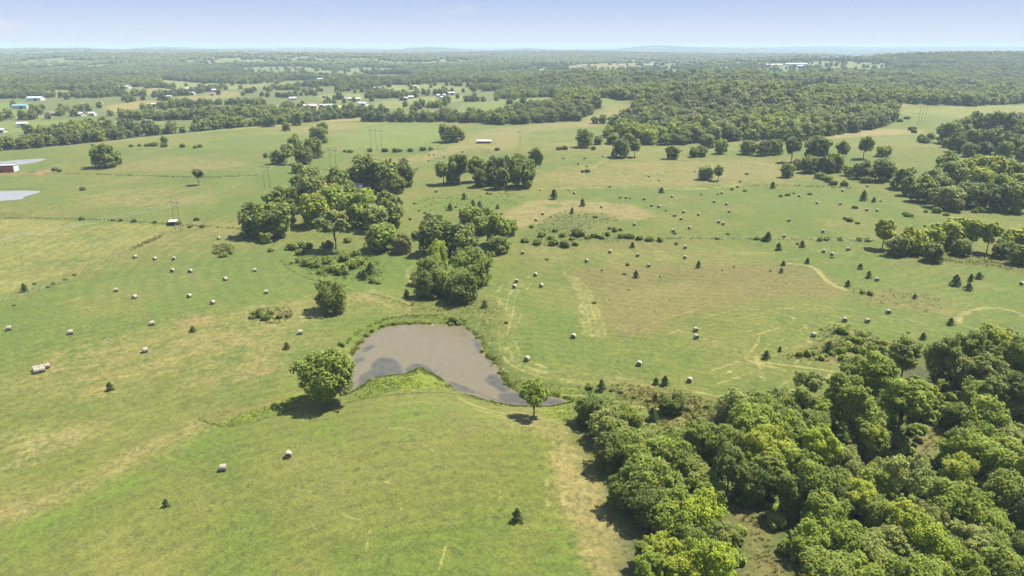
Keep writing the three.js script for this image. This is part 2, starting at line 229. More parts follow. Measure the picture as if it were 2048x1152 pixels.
// ---------------------------------------------------------------- the ground, one sheet in squares of growing size
const toS = (c) => Math.round(255 * (c <= .0031308 ? c * 12.92 : 1.055 * Math.pow(c, 1 / 2.4) - .055));
const LIN = new Float32Array(256); for (let i = 0; i < 256; i++) { const c = i / 255; LIN[i] = c <= .04045 ? c / 12.92 : Math.pow((c + .055) / 1.055, 2.4); }
const ENC = new Uint8Array(4097); for (let i = 0; i <= 4096; i++) ENC[i] = toS(i / 4096);
function groundMap(x0, x1, z0, z1, w, h) {
  const kx = w / (x1 - x0), kz = h / (z1 - z0), texel = Math.max(1 / kx, 1 / kz);
  const layers = [];
  // painted areas go to a canvas in metres; their edges are then frayed by noise
  const cv = document.createElement('canvas'); cv.width = w; cv.height = h;
  const g = cv.getContext('2d');
  for (const a of AREAS) {
    let bx0 = 1e9, bx1 = -1e9, bz0 = 1e9, bz1 = -1e9; for (const [x, z] of a.pts) { bx0 = Math.min(bx0, x); bx1 = Math.max(bx1, x); bz0 = Math.min(bz0, z); bz1 = Math.max(bz1, z); }
    if (bx1 < x0 - 10 || bx0 > x1 + 10 || bz1 < z0 - 10 || bz0 > z1 + 10) continue;
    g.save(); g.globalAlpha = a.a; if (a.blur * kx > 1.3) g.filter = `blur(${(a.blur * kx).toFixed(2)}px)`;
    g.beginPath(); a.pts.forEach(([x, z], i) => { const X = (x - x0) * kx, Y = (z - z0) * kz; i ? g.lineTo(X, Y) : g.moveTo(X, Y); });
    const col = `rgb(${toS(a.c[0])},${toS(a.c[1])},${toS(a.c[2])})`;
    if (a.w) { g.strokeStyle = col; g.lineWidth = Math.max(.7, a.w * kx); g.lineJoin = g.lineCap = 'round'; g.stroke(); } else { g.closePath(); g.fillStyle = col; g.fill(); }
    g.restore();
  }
  const px = g.getImageData(0, 0, w, h).data, out = new Uint8Array(w * h * 4);
  const far = z1 < -1200;
  for (let j = 0; j < h; j++) {
    const z = z0 + (j + .5) / kz, jj = j;                                        // v runs with z, so row 0 is z0
    for (let i = 0; i < w; i++) {
      const x = x0 + (i + .5) / kx, o = (jj * w + i) * 4;
      const n40 = fbm(x / 62 + 3, z / 62), n12 = fbm(x / 15 + 50, z / 15 + 8), n3 = vn(x / 3.6, z / 3.6), n1 = texel < .8 ? vn(x / .95 + 9, z / .95) : .5, gr = texel < .6 ? vn(x / .34, z / .34) : .5, rn = LAT[(i * 131 + j * 7919 + (i >> 8) * 977) & 65535];
      const m = n40 * .55 + n12 * .33 + n3 * .12;
      // base turf: green, olive and dry blades in patches
      const t1 = sm(.36, .58, m), t2 = sm(.56, .80, m) * .5, t3 = sm(.62, .3, n12 * .6 + n40 * .4) * .35;
      let r = lerp(C.green[0], C.olive[0], t1), gg = lerp(C.green[1], C.olive[1], t1), b = lerp(C.green[2], C.olive[2], t1);
      r = lerp(r, C.dry[0], t2); gg = lerp(gg, C.dry[1], t2); b = lerp(b, C.dry[2], t2);
      r = lerp(r, C.lush[0], t3); gg = lerp(gg, C.lush[1], t3); b = lerp(b, C.lush[2], t3);
      let a = px[o + 3] / 255;
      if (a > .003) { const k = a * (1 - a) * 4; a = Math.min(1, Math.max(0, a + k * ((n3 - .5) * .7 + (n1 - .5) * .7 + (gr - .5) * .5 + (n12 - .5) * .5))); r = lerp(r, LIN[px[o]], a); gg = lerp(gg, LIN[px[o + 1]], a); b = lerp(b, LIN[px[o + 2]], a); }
      // mowing grain, tufts and straw bits
      const ang = (n40 - .5) * 5 + .6, along = x * Math.cos(ang) + z * Math.sin(ang), across = -x * Math.sin(ang) + z * Math.cos(ang);
      const streak = texel < .8 ? vn(along / 5.5 + 200, across / .6) : vn(along / 16, across / 2.4);
      let k = .47 + .14 * n3 + .30 * n1 + .50 * gr + .24 * streak + .24 * (rn - .5) + (n12 - .5) * .08;
      if (texel < .6) { const near = z > -205, cx = near ? -6 : 95, cz = near ? -40 : -285, rr = Math.hypot((x - cx) * (near ? 1 : .72), z - cz), band = Math.sin(rr * (near ? 1.75 : 1.5) + n40 * 7 + n12 * 2.2); k *= 1 + .055 * band; }
      const clump = texel < .8 ? sm(.72, .9, vn(x / .75 + 31, z / .75 + 77) * .7 + n3 * .3) : 0;
      r *= k; gg *= k; b *= k;
      r *= 1 - clump * .42; gg *= 1 - clump * .30; b *= 1 - clump * .38;
      const bit = texel < .6 ? sm(.80, .95, vn(along / 1.3 + 70, across / .22 + 12)) * .28 * sm(.4, .6, n12) : 0;
      r = lerp(r, .24, bit); gg = lerp(gg, .205, bit); b = lerp(b, .11, bit);
      if (far) { const cl = clearing(x, z); if (cl > 0) { const f = vn(x / 130 + 3, z / 130) > .5 ? C.pale : C.field; r = lerp(r, f[0], cl); gg = lerp(gg, f[1], cl); b = lerp(b, f[2], cl); } const q = .8 + .4 * vn(x / 40, z / 40); r *= q; gg *= q; b *= q; }
      out[o] = ENC[Math.min(4096, r * 4096) | 0]; out[o + 1] = ENC[Math.min(4096, gg * 4096) | 0]; out[o + 2] = ENC[Math.min(4096, b * 4096) | 0]; out[o + 3] = 255;
    }
  }
  const t = new THREE.DataTexture(out, w, h, THREE.RGBAFormat); t.colorSpace = THREE.SRGBColorSpace; t.magFilter = THREE.LinearFilter; t.minFilter = THREE.LinearMipmapLinearFilter; t.generateMipmaps = true; t.needsUpdate = true;
  return t;
}
function groundTile(x0, x1, z0, z1, step) {
  const nx = Math.round((x1 - x0) / step), nz = Math.round((z1 - z0) / step), pos = new Float32Array((nx + 1) * (nz + 1) * 3), uv = new Float32Array((nx + 1) * (nz + 1) * 2), uv1 = new Float32Array((nx + 1) * (nz + 1) * 2), idx = [];
  for (let j = 0, q = 0; j <= nz; j++) for (let i = 0; i <= nx; i++, q++) {
    const x = lerp(x0, x1, i / nx), z = lerp(z0, z1, j / nz);
    pos.set([x, height(x, z), z], q * 3); uv.set([i / nx, j / nz], q * 2); uv1.set([x / 6, z / 6], q * 2);
    if (i < nx && j < nz) idx.push(q, q + nx + 1, q + 1, q + 1, q + nx + 1, q + nx + 2);
  }
  const g = new THREE.BufferGeometry(); g.setAttribute('position', new THREE.BufferAttribute(pos, 3)); g.setAttribute('uv', new THREE.BufferAttribute(uv, 2)); g.setAttribute('uv1', new THREE.BufferAttribute(uv1, 2)); g.setIndex(idx); g.computeVertexNormals();
  return g;
}
let turfBump;
{ const n = 512, d = new Uint8Array(n * n * 4), wrap = (x, y, s) => { const u = x * s, v = y * s, X = Math.floor(u), Y = Math.floor(v), fx = u - X, fy = v - Y, L = (i, j) => LAT[(((j % s) + s) % s) * 256 + (((i % s) + s) % s)]; return lerp(lerp(L(X, Y), L(X + 1, Y), fx), lerp(L(X, Y + 1), L(X + 1, Y + 1), fx), fy); };
  for (let j = 0; j < n; j++) for (let i = 0; i < n; i++) { const v = 255 * (wrap(i / n, j / n, 8) * .3 + wrap(i / n, j / n, 24) * .4 + wrap(i / n, j / n, 64) * .3); d.set([v, v, v, 255], (j * n + i) * 4); }
  turfBump = new THREE.DataTexture(d, n, n, THREE.RGBAFormat); turfBump.wrapS = turfBump.wrapT = THREE.RepeatWrapping; turfBump.channel = 1; turfBump.magFilter = THREE.LinearFilter; turfBump.needsUpdate = true; }
const kinds = (o, kind) => { o.userData.kind = kind; o.receiveShadow = true; o.castShadow = true; scene.add(o); return o; };
{
  const tiles = [[-200, 200, -230, -30, 1.25, 2048, 1024, .22], [-450, 450, -560, -230, 3, 2048, 1024, .3], [-1300, 1300, -1300, -560, 10, 2048, 1024, 0], [-5000, 5000, -4500, -1300, 40, 2048, 1024, 0], [-14000, 14000, -14500, -4500, 125, 1024, 512, 0],
    [-450, -200, -230, 600, 10, 512, 1024, 0], [200, 450, -230, 600, 10, 512, 1024, 0], [-200, 200, -30, 600, 10, 256, 256, 0], [-1300, -450, -560, 600, 10, 512, 512, 0], [450, 1300, -560, 600, 10, 512, 512, 0], [-5000, -1300, -1300, 600, 50, 256, 256, 0], [1300, 5000, -1300, 600, 50, 256, 256, 0], [-14000, -5000, -4500, 600, 150, 64, 64, 0], [5000, 14000, -4500, 600, 150, 64, 64, 0]];
  const geos = [], mats = [];
  for (const [x0, x1, z0, z1, step, w, h, bump] of tiles) {
    geos.push(groundTile(x0, x1, z0, z1, step));
    const m = new THREE.MeshStandardMaterial({ map: groundMap(x0, x1, z0, z1, w, h), roughness: 1 });
    if (bump) { m.bumpMap = turfBump; m.bumpScale = bump; }
    mats.push(m);
  }
  const ground = new THREE.Mesh(mergeGeometries(geos, true), mats); ground.name = 'ground'; kinds(ground, 'structure');
}

// ---------------------------------------------------------------- pond water
{
  const WEEDS = [[[742, 742], [748, 722], [768, 714], [790, 720], [803, 735], [800, 748], [770, 754], [745, 756]], [[812, 740], [824, 729], [842, 728], [860, 736], [868, 748], [850, 744], [836, 736], [820, 744]], [[706, 722], [720, 714], [728, 718], [714, 728]], [[722, 752], [742, 740], [752, 748], [736, 762], [714, 778], [716, 766]], [[898, 764], [916, 768], [944, 780], [952, 786], [930, 784], [908, 776]], [[970, 760], [985, 748], [1000, 752], [1006, 768], [1020, 780], [1006, 784], [985, 772]], [[1000, 786], [1030, 786], [1060, 792], [1100, 796], [1130, 804], [1090, 810], [1040, 809], [1005, 803]], [[722, 700], [742, 690], [748, 694], [730, 704]], [[950, 678], [962, 690], [960, 706], [950, 694]], [[958, 788], [990, 798], [1010, 804], [985, 800]]];
  PONDS.forEach((p, n) => {
    const [x0, x1, z0, z1] = p.box, w = n ? 256 : 1024, h = w, kx = w / (x1 - x0), kz = h / (z1 - z0);
    const cv = document.createElement('canvas'); cv.width = w; cv.height = h; const g = cv.getContext('2d');
    if (!n) for (const weed of WEEDS) { g.save(); g.filter = `blur(${(.35 * kx).toFixed(2)}px)`; g.globalAlpha = .9; g.fillStyle = '#fff'; g.beginPath(); smoothLoop(weed.map(([u, v]) => onPlane(u, v, p.level))).forEach(([x, z], i) => i ? g.lineTo((x - x0) * kx, (z - z0) * kz) : g.moveTo((x - x0) * kx, (z - z0) * kz)); g.fill(); g.restore(); }
    const px = g.getImageData(0, 0, w, h).data, out = new Uint8Array(w * h * 4);
    const mud = n ? [.21, .205, .19] : [.120, .103, .064], weed = [.036, .042, .040], shoal = [.16, .115, .06];
    for (let j = 0; j < h; j++) for (let i = 0; i < w; i++) {
      const x = x0 + (i + .5) / kx, z = z0 + (j + .5) / kz, o = (j * w + i) * 4, n1 = fbm(x / 9, z / 5), n2 = vn(x / 1.2, z / 1.2), n3 = vn(x / .35, z / .35);
      let a = px[o + 3] / 255; a = Math.min(1, Math.max(0, a + a * (1 - a) * 4 * ((n2 - .5) * .6 + (n3 - .5) * .4)));
      a *= .66 + .3 * n2 - .25 * n3 * n3;
      const e = edgeDist(p.poly, x, z); const spk = e < 6 && !n ? sm(.62, .8, vn(x / .8 + 4, z / .8) * .6 + n3 * .4) * sm(6, .5, e) * .5 : 0;
      let c = mix3(mud, shoal, sm(.55, .8, n1) * .18); c = mix3(c, weed, Math.max(a, spk)).map((q) => q * (.95 + .1 * n2));
      for (let q = 0; q < 3; q++) out[o + q] = ENC[(c[q] * 4096) | 0]; out[o + 3] = 255;
    }
    const map = new THREE.DataTexture(out, w, h, THREE.RGBAFormat); map.colorSpace = THREE.SRGBColorSpace; map.magFilter = THREE.LinearFilter; map.needsUpdate = true;
    const outer = p.poly.map(([x, z]) => new THREE.Vector2(x, z)), geo = new THREE.ShapeGeometry(new THREE.Shape(outer)), a = geo.attributes.position;
    for (let i = 0; i < a.count; i++) { const x = a.getX(i), z = a.getY(i); a.setXYZ(i, x, p.level, z); geo.attributes.uv.setXY(i, (x - x0) / (x1 - x0), (z - z0) / (z1 - z0)); }
    const ix = geo.index.array; for (let i = 0; i < ix.length; i += 3) { const t = ix[i]; ix[i] = ix[i + 1]; ix[i + 1] = t; }
    geo.computeVertexNormals(); if (geo.attributes.normal.getY(0) < 0) { for (let i = 0; i < ix.length; i += 3) { const t = ix[i]; ix[i] = ix[i + 1]; ix[i + 1] = t; } geo.computeVertexNormals(); }
    const uv1 = new Float32Array(a.count * 2); for (let i = 0; i < a.count; i++) uv1.set([a.getX(i) / 7, a.getZ(i) / 7], i * 2); geo.setAttribute('uv1', new THREE.BufferAttribute(uv1, 2));
    const water = new THREE.Mesh(geo, new THREE.MeshPhysicalMaterial({ map, roughness: .09, ior: 1.33, bumpMap: turfBump, bumpScale: .035 }));
    water.name = n ? `far_water${n > 1 ? '_001' : ''}` : 'pond_water'; kinds(water, 'structure');
  });
}

// ---------------------------------------------------------------- plants: leaf faces set round lobes of a crown
function cardGeometry(cards) {          // each card: [x,y,z, nx,ny,nz, size, tint r,g,b, turn]
  const n = cards.length, pos = new Float32Array(n * 12), col = new Float32Array(n * 12), nor = new Float32Array(n * 12), idx = new Uint32Array(n * 6), N = new THREE.Vector3(), A = new THREE.Vector3(), B = new THREE.Vector3();
  cards.forEach((c, i) => {
    N.set(c[3], c[4], c[5]).normalize(); A.set(Math.cos(c[10]), .31, Math.sin(c[10])).cross(N).normalize(); B.crossVectors(N, A);
    const s = c[6], k = [[-1, -.15], [.1, -.85], [1, .1], [-.1, .9]];
    for (let q = 0; q < 4; q++) { const o = (i * 4 + q) * 3, f = q % 2 ? .16 * s : 0; for (let d = 0; d < 3; d++) { const e = d === 0 ? 'x' : d === 1 ? 'y' : 'z'; pos[o + d] = c[d] + (A[e] * k[q][0] + B[e] * k[q][1]) * s + N[e] * f; nor[o + d] = N[e]; col[o + d] = c[7 + d]; } }
    idx.set([i * 4, i * 4 + 1, i * 4 + 2, i * 4, i * 4 + 2, i * 4 + 3], i * 6);
  });
  const g = new THREE.BufferGeometry(); g.setAttribute('position', new THREE.BufferAttribute(pos, 3)); g.setAttribute('normal', new THREE.BufferAttribute(nor, 3)); g.setAttribute('color', new THREE.BufferAttribute(col, 3)); g.setIndex(new THREE.BufferAttribute(idx, 1));
  return g;
}
function crownCards(seed, o) {
  const R = rngOf(seed), lobes = [], dirs = () => { const y = R() * 2 - 1, a = R() * 6.283, s = Math.sqrt(1 - y * y); return [Math.cos(a) * s, y, Math.sin(a) * s]; };
  for (let i = 0; i < o.lobes; i++) {
    let d = dirs(); if (d[1] < o.low) d[1] = o.low + R() * .3;
    const q = o.in + (o.out - o.in) * Math.sqrt(R()), r = lerp(o.r0, o.r1, R());
    lobes.push([d[0] * q * (o.wide ?? 1), o.cy + d[1] * q * o.tall, d[2] * q * (o.wide ?? 1), r, .86 + R() * .3]);
  }
  for (let i = 0; i < (o.skirt ?? 0); i++) { const a = i / o.skirt * 6.283 + R(), q = .42 + R() * .3; lobes.push([Math.cos(a) * q, .27 + R() * .2, Math.sin(a) * q, .2 + R() * .12, .86 + R() * .3]); }
  const mains = lobes.length; for (let i = 0; i < (o.twigs ?? 0); i++) { const m = lobes[(R() * mains) | 0], d = dirs(), r = lerp(.055, .15, R() * R()); if (d[1] < -.2) d[1] *= -.6; d[0] += (m[0]) * .6; d[2] += m[2] * .6; const l = Math.hypot(...d), q = m[3] * (.85 + R() * .6); lobes.push([m[0] + d[0] / l * q, m[1] + d[1] / l * q, m[2] + d[2] / l * q, r, .84 + R() * .34]); }
  const w = []; let sum = 0; for (const l of lobes) { sum += l[3] * l[3]; w.push(sum); }
  const cards = [];
  for (let t = 0; cards.length < o.n && t < o.n * 14; t++) {
    const pick = R() * sum; let k = 0; while (w[k] < pick) k++;
    const l = lobes[k], d = dirs(); if (d[1] < -.35 && R() < .4) continue;
    const q = l[3] * (.74 + R() * .34 + (R() < .14 ? .2 : 0)), x = l[0] + d[0] * q, y = l[1] + d[1] * q * .92, z = l[2] + d[2] * q;
    if (y < o.floor) continue;
    let hid = false; for (let m = 0; m < lobes.length; m++) if (m !== k) { const b = lobes[m], dx = x - b[0], dy = y - b[1], dz = z - b[2]; if (dx * dx + dy * dy + dz * dz < b[3] * b[3] * .52) { hid = true; break; } }
    if (hid && R() < .9) continue;
    const v = l[4] * (.58 + R() * .8 + (R() < .1 ? .3 : 0)), hue = (R() - .5) * .3;
    cards.push([x, y, z, d[0] * .6 + (R() - .5) * .85, d[1] * .6 + .6 + (R() - .5) * .85, d[2] * .6 + (R() - .5) * .85, o.size * (.65 + R() * .7), v * (1 + hue), v, v * (1 - hue), R() * 6.283]);
  }
  return { cards, lobes };
}
function limb(a, b, r0, r1, sides = 6, bend = 0, R = Math.random) {
  const A = new THREE.Vector3(...a), B = new THREE.Vector3(...b), M = A.clone().lerp(B, .5).add(new THREE.Vector3((R() - .5) * bend, (R() - .2) * bend, (R() - .5) * bend)), cur = new THREE.QuadraticBezierCurve3(A, M, B), n = 4, pos = [], idx = [];
  for (let i = 0; i <= n; i++) { const p = cur.getPoint(i / n), t = cur.getTangent(i / n), s = Math.abs(t.y) > .9 ? new THREE.Vector3(1, 0, 0) : new THREE.Vector3(0, 1, 0), X = s.clone().cross(t).normalize(), Y = t.clone().cross(X), r = lerp(r0, r1, i / n) * (i === 0 ? 1.25 : 1); for (let k = 0; k < sides; k++) { const q = k / sides * 6.283; pos.push(p.x + (X.x * Math.cos(q) + Y.x * Math.sin(q)) * r, p.y + (X.y * Math.cos(q) + Y.y * Math.sin(q)) * r, p.z + (X.z * Math.cos(q) + Y.z * Math.sin(q)) * r); } }
  for (let i = 0; i < n; i++) for (let k = 0; k < sides; k++) { const a0 = i * sides + k, a1 = i * sides + (k + 1) % sides; idx.push(a0, a1, a0 + sides, a1, a1 + sides, a0 + sides); }
  const g = new THREE.BufferGeometry(); g.setAttribute('position', new THREE.Float32BufferAttribute(pos, 3)); g.setIndex(idx); g.computeVertexNormals(); return g;
}
function trunkOf(seed, lobes, cy, fork, thick, many) {
  const R = rngOf(seed + 5), parts = [limb([0, -.12, 0], [(R() - .5) * .12, fork, (R() - .5) * .12], thick, thick * .75, 7, .06, R)];
  const pick = [...lobes].sort((a, b) => b[1] - a[1] + (R() - .5) * .8).slice(0, many);
  for (const l of pick) parts.push(limb([0, fork * (.75 + R() * .25), 0], [l[0] * .92, l[1], l[2] * .92], thick * .55, thick * .14, 5, .22, R));
  return mergeGeometries(parts);
}
const KIND = {
  oak: { cy: .98, tall: .92, skirt: 10, lobes: 34, in: .3, out: .72, r0: .2, r1: .36, low: -.95, floor: .06, fork: .5, thick: .055, limbs: 7 },
  broad: { cy: .9, tall: .78, skirt: 11, lobes: 40, in: .35, out: .76, r0: .18, r1: .32, low: -.9, floor: .04, fork: .42, thick: .06, limbs: 8 },
  shade: { cy: .98, tall: .84, lobes: 52, in: .3, out: .72, r0: .22, r1: .36, low: -.85, floor: .14, fork: .45, thick: .06, limbs: 8 },
  tall: { cy: 1.5, tall: 1.05, lobes: 34, in: .25, out: .74, r0: .18, r1: .31, low: -.8, floor: .5, wide: .86, fork: .75, thick: .05, limbs: 9 },
  vase: { cy: 1.42, tall: .72, lobes: 30, in: .35, out: .82, r0: .15, r1: .26, low: -.55, floor: .62, fork: .62, thick: .05, limbs: 12 },
};
const protoCache = {};
function proto(kind, level, variant) {
  const key = kind + level + variant;
  if (!protoCache[key]) {
    const k = KIND[kind], near = level === 0;
    const n = near ? (kind === 'vase' ? 5600 : 9200) : level === 1 ? 2200 : 420;
    const c = crownCards(variant * 97 + kind.length * 13 + 11, { ...k, n, twigs: near ? 150 : 70, size: near ? .040 : level === 1 ? .085 : .17 });
    protoCache[key] = { crown: cardGeometry(c.cards), trunk: trunkOf(variant * 31 + 3, c.lobes, k.cy, k.fork, k.thick, near ? k.limbs : 4) };
  }
  return protoCache[key];
}
const LEAF = { dark: [.1332, .1717, .0170], mid: [.1876, .2334, .0204], green: [.2176, .2763, .0187], yellow: [.2828, .3219, .0161], olive: [.1892, .2202, .0289], grey: [.2420, .2736, .0527], bright: [.2788, .3420, .0145], brown: [.2056, .2031, .0408], cedar: [.0898, .1315, .0272] };
const leafMat = {}; for (const k in LEAF) { const m = leafMat[k] = new THREE.MeshPhysicalMaterial({ vertexColors: true, roughness: .85, specularIntensity: .35, transmission: .5, thickness: 0, side: THREE.DoubleSide, name: 'leaf ' + k }); m.color.setRGB(...LEAF[k]); }
const bark = new THREE.MeshStandardMaterial({ color: new THREE.Color().setRGB(.10, .085, .065), roughness: .95, name: 'bark' });
const deadBark = new THREE.MeshStandardMaterial({ color: new THREE.Color().setRGB(.24, .21, .17), roughness: .95, name: 'dead bark' });
const toneWord = { dark: 'dark green', mid: 'mid green', green: 'fresh green', yellow: 'yellow-green', olive: 'olive', grey: 'grey-green', bright: 'bright lime', brown: 'brownish', cedar: 'blackish green' };

const used = {};
const named = (n) => { const k = used[n] = (used[n] ?? -1) + 1; return k ? `${n}_${String(k).padStart(3, '0')}` : n; };
const ONES = ['', 'first', 'second', 'third', 'fourth', 'fifth', 'sixth', 'seventh', 'eighth', 'ninth', 'tenth', 'eleventh', 'twelfth', 'thirteenth', 'fourteenth', 'fifteenth', 'sixteenth', 'seventeenth', 'eighteenth', 'nineteenth'], TENS = ['', '', 'twent', 'thirt', 'fort', 'fift', 'sixt', 'sevent', 'eight', 'ninet'];
const ordinal = (n) => n < 20 ? ONES[n] : n >= 100 ? 'hundred-and-' + ordinal(n - 100) : n % 10 ? TENS[n / 10 | 0] + 'y-' + ONES[n % 10] : TENS[n / 10 | 0] + 'ieth';
const POND_AT = onPlane(860, 720, POND_LEVEL);
const fromPond = (o) => Math.hypot(o.position.x - POND_AT[0], o.position.z - POND_AT[1]);
const shadows = (o) => o.traverse((m) => { if (m.isMesh) m.castShadow = m.receiveShadow = true; });
// labels of alike things: counted outward from the pond, within their place and look
const tally = [];
function tell(o, what, place, category, group) { tally.push({ o, what, place }); o.userData.category = category; o.userData.group = group; shadows(o); scene.add(o); }
function writeLabels() {
  const sets = {}; for (const t of tally) (sets[t.what + '|' + t.place] ??= []).push(t);
  for (const k in sets) { const s = sets[k].sort((a, b) => fromPond(a.o) - fromPond(b.o)); s.forEach((t, i) => { t.o.userData.label = s.length === 1 ? `${t.what} ${t.place}` : `${ordinal(i + 1)} ${t.what} from the pond ${t.place}`; }); }
}
const TR = rngOf(4242);
// the tree whose crown is seen round (u, v) with radius r: its distance follows from the ground it stands on
function standing(u, v, r, cy) {
  let p = P(u, Math.min(1400, v + r)), R = 5;
  const [a, b, c] = rayOf(u, v);
  for (let k = 0; k < 8; k++) {
    const y0 = height(p[0], p[1]); R = r * depthOf(p[0], y0 + cy * R, p[1]) / F;
    const t = (height(p[0], p[1]) + cy * R - EYE) / b; p = [lerp(p[0], a * t, .8), lerp(p[1], c * t, .8)];
  }
  return [p[0], p[1], R];
}
let treeCount = 0;
function treeAt(x, z, R, kind, tone, place, group) {
  const dist = Math.hypot(x, z), level = dist < 260 ? 0 : 1, g = proto(kind, level, (TR() * (level ? 3 : 4)) | 0), o = new THREE.Group();
  o.name = named('deciduous_tree'); o.position.set(x, height(x, z), z); o.rotation.y = TR() * 6.283; o.scale.set(R * (.88 + TR() * .26), R * (.88 + TR() * .3), R * (.88 + TR() * .26));
  const t = new THREE.Mesh(g.trunk, bark), c = new THREE.Mesh(g.crown, leafMat[tone]); t.name = 'trunk'; c.name = 'crown'; o.add(t, c);
  tell(o, `${toneWord[tone]} tree`, place, 'tree', group); treeCount++;
  return o;
}
const tree = (u, v, r, kind, tone, place, group) => { const [x, z, R] = standing(u, v, r, KIND[kind].cy); return treeAt(x, z, R, kind, tone, place, group); };
const SH = { d: 'dark', m: 'mid', g: 'green', y: 'yellow', o: 'olive', e: 'grey', b: 'bright', n: 'brown' }, KD = { p: 'shade', k: 'oak', w: 'broad', t: 'tall', v: 'vase' };
const grove = (place, group, list) => { for (const [u, v, r, code] of list) { const q = TR(), mixed = list.length > 60 && code[1] === 'k'; tree(u, v, r * (mixed ? .88 + TR() * .3 : 1), mixed && q < .14 ? 'vase' : mixed && q < .34 ? 'tall' : mixed && q < .5 ? 'shade' : KD[code[1]], SH[code[0]], place, group); } };

grove('beside the pond', 'trees at the pond', [[650, 753, 62, 'mp'], [1067, 792, 33, 'gv']]);
grove('alone in the meadow above the pond', 'lone meadow trees', [[662, 590, 37, 'ow']]);
grove('in the wood closest to the camera', 'trees of the wood in front', [
  [1181, 815, 40, 'dk'], [1344, 803, 26, 'dw'], [1214, 850, 40, 'ek'], [1252, 838, 38, 'mk'], [1252, 885, 42, 'mw'], [1222, 902, 42, 'dk'], [1274, 925, 42, 'mk'], [1345, 920, 46, 'mw'], [1292, 955, 46, 'mk'], [1395, 950, 46, 'ow'], [1342, 988, 48, 'mw'], [1266, 975, 40, 'dk'], [1420, 990, 34, 'mk'], [1300, 1010, 40, 'dk'],
  [1350, 1040, 48, 'gw'], [1402, 1022, 40, 'bk'], [1322, 1092, 40, 'yk'], [1440, 1066, 36, 'ow'], [1424, 1126, 52, 'bw'], [1300, 1136, 36, 'gk'], [1287, 1100, 28, 'mk'], [1378, 1085, 38, 'mk'], [1368, 1140, 38, 'yk'],
  [1460, 940, 48, 'dk'], [1502, 965, 44, 'dk'], [1450, 890, 42, 'mk'], [1400, 880, 38, 'ow'], [1466, 817, 38, 'ek'], [1402, 862, 34, 'mk'], [1505, 842, 44, 'gk'], [1500, 797, 24, 'mk'], [1526, 815, 34, 'mk'], [1512, 900, 44, 'yw'], [1545, 940, 44, 'mk'], [1355, 880, 34, 'mk'], [1320, 905, 36, 'gk'],
  [1558, 802, 36, 'ow'], [1618, 768, 31, 'ev'], [1690, 790, 46, 'mk'], [1711, 742, 30, 'mk'], [1760, 752, 46, 'gk'], [1811, 795, 52, 'gk'], [1852, 790, 30, 'yk'], [1811, 707, 42, 'ot'], [1881, 722, 44, 'ot'], [1936, 695, 44, 'mt'], [1991, 686, 40, 'yt'], [1966, 738, 42, 'ok'], [2022, 716, 42, 'mk'], [1966, 790, 44, 'gw'], [2028, 778, 40, 'dk'], [2034, 815, 42, 'dk'],
  [1573, 866, 46, 'gw'], [1623, 852, 42, 'mk'], [1736, 848, 46, 'mk'], [1698, 866, 38, 'dk'], [1712, 822, 38, 'mk'], [1652, 822, 38, 'gk'], [1973, 846, 46, 'gk'], [1748, 878, 28, 'yk'], [1961, 884, 42, 'gw'], [2026, 882, 42, 'ek'], [1915, 830, 30, 'dk'], [1600, 812, 34, 'mk'],
  [1566, 914, 50, 'yw'], [1643, 898, 44, 'bk'], [1691, 922, 36, 'ek'], [1711, 990, 40, 'yk'], [1625, 972, 42, 'mk'], [1580, 990, 40, 'dk'], [1818, 960, 54, 'ev'], [1918, 944, 40, 'yw'], [1898, 996, 44, 'gk'], [1941, 1016, 46, 'gw'], [1926, 902, 44, 'gw'], [1998, 914, 46, 'gk'], [2014, 976, 46, 'mk'], [1811, 1036, 46, 'yk'], [1753, 968, 36, 'gk'], [1648, 1026, 50, 'gw'], [1622, 1082, 40, 'gk'], [1686, 1072, 50, 'gw'], [1748, 1090, 42, 'ek'], [1798, 1076, 40, 'ek'], [1848, 1084, 42, 'bk'], [1936, 1078, 50, 'ew'], [1886, 1102, 40, 'gk'], [1981, 1042, 42, 'gk'], [2040, 1018, 42, 'dk'], [1664, 970, 36, 'mk'], [1760, 1030, 40, 'mk'], [1860, 1035, 36, 'ok'],
  [1650, 1136, 46, 'mk'], [1720, 1142, 44, 'gw'], [1790, 1140, 42, 'mk'], [1860, 1146, 42, 'gk'], [1930, 1142, 42, 'gw'], [2000, 1132, 44, 'mk'], [2044, 1090, 36, 'dk'], [1540, 880, 36, 'yk'], [1680, 1000, 30, 'dk'], [1980, 1085, 34, 'mk'], [2062, 940, 40, 'gk'], [2070, 870, 40, 'mk'], [2064, 1140, 40, 'gk'], [2066, 750, 40, 'mk'], [1600, 930, 34, 'gk']]);
grove('in the grove just behind the pond', 'grove behind the pond', [[862, 534, 36, 'mk'], [875, 510, 26, 'bk'], [900, 556, 41, 'mw'], [942, 534, 40, 'mw'], [925, 570, 36, 'dk'], [852, 570, 26, 'dk'], [875, 468, 42, 'dk'], [922, 478, 38, 'ok'], [862, 446, 27, 'dk'], [942, 432, 26, 'gk'], [963, 444, 23, 'mk'], [995, 460, 32, 'mk'], [996, 486, 22, 'mw'], [975, 430, 18, 'mk'], [1018, 452, 18, 'gk']]);
